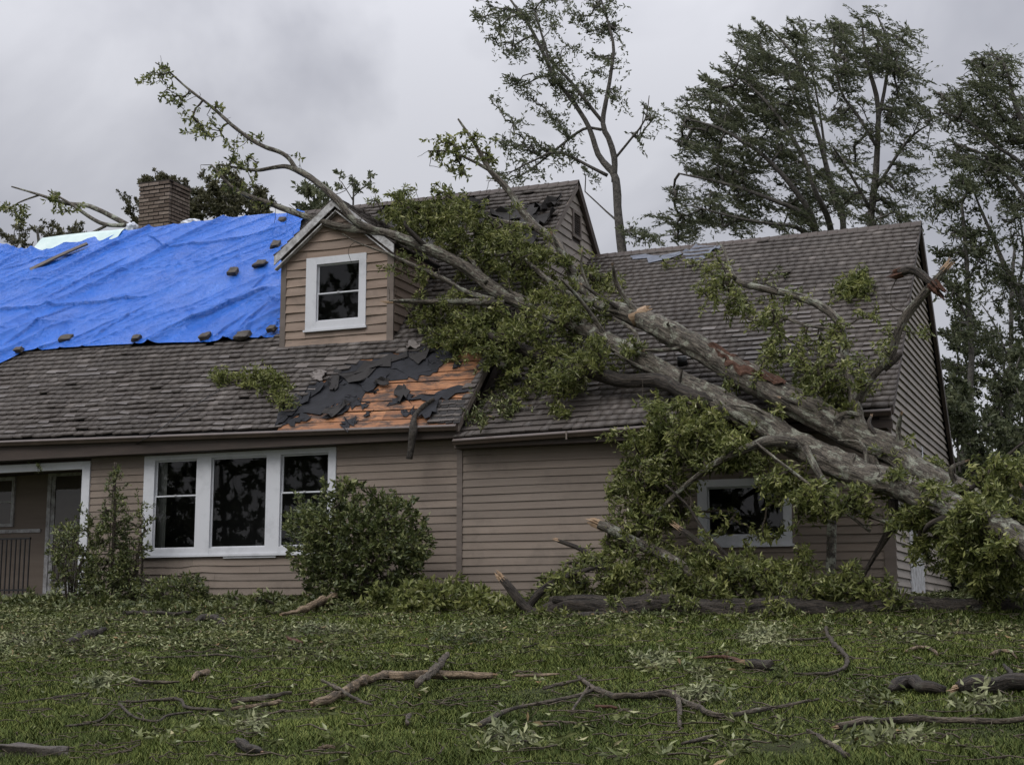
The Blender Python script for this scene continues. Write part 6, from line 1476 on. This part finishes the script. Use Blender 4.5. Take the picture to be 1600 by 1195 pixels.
def stick(label, pts, m='stick', ends=(), lift=0.6, cat='stick', name='stick', rough=0.16, twig=None):
    P = []
    for x, y, r_ in pts:
        p = ground(x, y); rr = 0.80 * r_ * np.linalg.norm(p - CAM) / F; p[2] += rr * lift + 0.04; P.append(np.r_[p, rr])
    q = catmull(np.array(P), 0.05); s = np.arange(len(q)) * .05; k = len(label)
    q[:, :3] += q[:, 3:4] * (0.7 * np.stack([vn(s * 3 + k, 1.0), vn(s * 3 + k, 4.0), 0.5 * vn(s * 3 + k, 7.0)], 1) + 0.35 * np.stack([vn(s * 9 + k, 1.0), vn(s * 9 + k, 4.0), vn(s * 9 + k, 7.0)], 1))
    q[:, 3] *= 1 + 0.18 * vn(s * 6 + k, 2.0)
    m = {'wood_fresh': 'wood_pale', 'stick': 'stick2', 'bark_dark': 'bark_wet'}.get(m, m)
    c = q[len(q) // 2, :3].copy(); c[2] = gz(c[0], c[1]); t = thing(name, label, cat, tuple(c), 'storm torn wood on the lawn')
    V, T = tube(q[:, :3], q[:, 3], 12, rough, k % 13, 0.12); mk('bark', V, T, M[m], t, True, bark=TA)
    for e_ in ends:
        i, j = (0, min(4, len(q) - 1)) if e_ == 0 else (-1, -min(5, len(q)))
        splinter(q[i, :3], q[i, :3] - q[j, :3], max(0.010, q[i, 3] * 0.85), max(0.05, q[i, 3] * 2.6), M['wood_fresh'], t, 8, k)
    if twig:
        for pt in twig:
            P2 = []
            for x, y, r_ in pt:
                p = ground(x, y); rr = r_ * np.linalg.norm(p - CAM) / F; p[2] += rr + 0.03; P2.append(np.r_[p, rr])
            q2 = catmull(np.array(P2), .05); V, T = tube(q2[:, :3], q2[:, 3], 7, .15, k % 13 + 1); mk('side_shoot', V, T, M[m], t, True, bark=TA)
    return t
stick('thick dark bark log with a gap, lying at the right edge of the lawn', [(1640, 1090, 16), (1600, 1087, 15), (1540, 1086, 14), (1500, 1088, 11)], 'bark_dark', (1,), cat='log', name='log')
stick('dark knobbly log section just left of the log at the right edge', [(1480, 1086, 7), (1455, 1086, 11), (1430, 1080, 12), (1405, 1082, 10), (1392, 1086, 5)], 'bark_dark', (), cat='log', name='log')
stick('long thin branch with a bright split end in the right foreground', [(1640, 1131, 5), (1540, 1138, 5), (1440, 1134, 5), (1370, 1139, 6), (1310, 1147, 6)], 'stick', (1,), cat='branch', name='branch')
stick('long curved forked branch in the right middle of the lawn', [(905, 1066, 3), (930, 1084, 5), (965, 1097, 6), (1010, 1094, 6), (1050, 1096, 6), (1085, 1112, 5), (1115, 1128, 5), (1150, 1128, 5), (1200, 1116, 4), (1280, 1100, 2)], 'stick', (), cat='branch', name='branch', twig=[[(930, 1084, 3), (905, 1094, 3), (860, 1104, 3), (800, 1116, 3), (760, 1138, 5), (745, 1146, 5)], [(1060, 1098, 4), (1062, 1120, 4), (1062, 1145, 3)], [(920, 1080, 2), (900, 1108, 2), (893, 1122, 2)]])
stick('pale split limb with dark bark at its bend in the middle of the lawn', [(490, 1113, 6), (520, 1102, 8), (552, 1083, 8), (560, 1076, 8), (600, 1064, 8), (650, 1066, 8), (700, 1065, 7), (770, 1064, 5)], 'wood_fresh', (0, 1), cat='branch', name='branch')
stick('grey short stick lying across the pale split limb', [(650, 1092, 6), (672, 1075, 7), (690, 1055, 6), (699, 1040, 5)], 'stick', (1,), lift=3.0)
stick('thin grey twig crossing the lower end of the pale split limb', [(503, 1077, 3), (530, 1092, 3), (560, 1107, 2.5), (582, 1113, 1.5)], 'stick', (), lift=3.5)
stick('pale debarked log leaning at the lower left of the leaf heap', [(440, 967, 3), (480, 962, 6), (520, 952, 8), (556, 942, 8)], 'wood_fresh', (0,), cat='log', name='log', lift=2.0)
stick('smooth straight stick lying left of the middle of the lawn', [(362, 1104, 4), (400, 1099, 5), (455, 1090, 4)], 'stick', ())
stick('pale stripped stick just below the smooth straight stick', [(362, 1116, 3), (400, 1112, 4), (436, 1104, 4)], 'wood_fresh', (1,))
stick('dark forked twig curling over the left lawn', [(185, 1104, 2), (220, 1103, 2), (278, 1100, 3), (290, 1112, 3), (320, 1117, 3.5), (350, 1118, 3)], 'twig', (), twig=[[(185, 1106, 2), (210, 1128, 2), (245, 1134, 2), (262, 1125, 2), (300, 1119, 1.5)], [(180, 1114, 1.5), (150, 1135, 2), (100, 1143, 2)]])
stick('short chunk of orange split wood on the left lawn', [(300, 1069, 3), (312, 1061, 6), (326, 1056, 6)], 'wood_fresh', (0,), cat='wood chunk', name='wood_chunk')
stick('dark charred looking chunk with a split pale end at the bottom', [(368, 1169, 6), (385, 1176, 8), (402, 1183, 7), (412, 1188, 4)], 'bark_dark', (1,), cat='wood chunk', name='wood_chunk')
stick('broken bark log with a pale round end on the right lawn', [(1160, 1047, 9), (1180, 1047, 9), (1208, 1050, 8)], 'bark_dark', (0,), cat='log', name='log')
stick('reddish splintered stick beside the broken bark log', [(1090, 1033, 2), (1130, 1033, 4), (1160, 1042, 4)], 'wood_rot', (0,))
stick('dark bent twig running down the lawn from the long log', [(1290, 985, 3), (1295, 1000, 3), (1310, 1020, 4), (1325, 1036, 4), (1320, 1050, 3), (1290, 1060, 3), (1240, 1059, 2)], 'twig', (), twig=[[(1290, 1002, 2), (1250, 1005, 2), (1220, 1003, 1.5)]])
stick('curved pale twig on the lawn at the right', [(1415, 1024, 2.5), (1440, 1018, 3.5), (1458, 1022, 3), (1466, 1030, 2)], 'wood_fresh', ())
stick('pale crooked twig near the right edge below the long log', [(1550, 1030, 3), (1565, 1023, 3), (1580, 1026, 3), (1590, 1034, 2)], 'wood_fresh', ())
stick('dark leaning stick stub by the dark log at the right', [(1568, 1052, 3), (1578, 1066, 4), (1585, 1074, 4)], 'bark_dark', (0,), lift=3)
stick('dark slanting stick at the bottom right', [(1262, 1150, 3), (1290, 1168, 4), (1325, 1192, 5)], 'stick', ())
stick('short straight stick at the bottom right of the centre', [(1065, 1172, 3), (1095, 1166, 4), (1125, 1156, 3)], 'stick', ())
stick('long dark broken limb on the left lawn below the shrub', [(98, 1012, 5), (125, 1003, 7), (150, 993, 5), (165, 988, 3)], 'bark_dark', (0,), cat='branch', name='branch')
stick('dark curved limb on the upper left lawn', [(300, 980, 3), (320, 970, 6), (340, 973, 6), (352, 983, 5)], 'bark_dark', (), cat='branch', name='branch')
stick('dark low limb in front of the leafy growth under the window', [(185, 962, 4), (220, 962, 5), (260, 963, 3), (300, 961, 2)], 'bark_dark', (), cat='branch', name='branch')
stick('small dark twig with a pale end left of the middle', [(222, 1004, 4), (250, 1001, 3), (290, 996, 2), (310, 993, 1.5)], 'bark_dark', (0,))
stick('brown weathered stick on the left lawn', [(205, 1067, 3), (225, 1073, 4), (250, 1073, 3), (280, 1072, 2)], 'stick', ())
stick('faint thin twig at the far left of the lawn', [(30, 1105, 3), (60, 1101, 2), (110, 1093, 2), (140, 1089, 1)], 'twig', ())
stick('reddish bark sliver on the lawn under the big bush', [(448, 1002, 3), (460, 1006, 4), (472, 1010, 3)], 'wood_rot', ())
stick('thin pale stick right of the pale split limb', [(806, 1062, 2), (830, 1062, 3), (875, 1060, 2)], 'wood_fresh', (0,))
stick('mossy broken stick left of the forked branch', [(850, 1083, 3), (880, 1075, 3), (915, 1068, 2)], 'stick', ())
stick('small stub of wood standing in the lower middle lawn', [(636, 1140, 4), (639, 1128, 5)], 'stick', ())
stick('pale orange chip of wood at the lower left of the centre', [(498, 1180, 3), (512, 1178, 4), (524, 1179, 3)], 'wood_fresh', (), cat='wood chunk', name='wood_chunk')
stick('reddish bark shreds beside the forked branch', [(930, 1112, 2.5), (950, 1112, 3), (965, 1114, 2)], 'wood_rot', ())
stick('long thin dark twig across the upper left lawn', [(235, 1034, 2), (300, 1031, 2), (345, 1029, 2), (380, 1034, 1.5)], 'twig', ())
Vb, Fb = blob(0, (0.30, 0.16, 0.05), 5.1, None, 's'); c = ground(55, 1182); c[2] += 0.04
tag(mk('flat_stone', Vb + c, Fb, M['stone'], None, True), 'flat dark stone lying in the grass at the bottom left corner', 'stone')
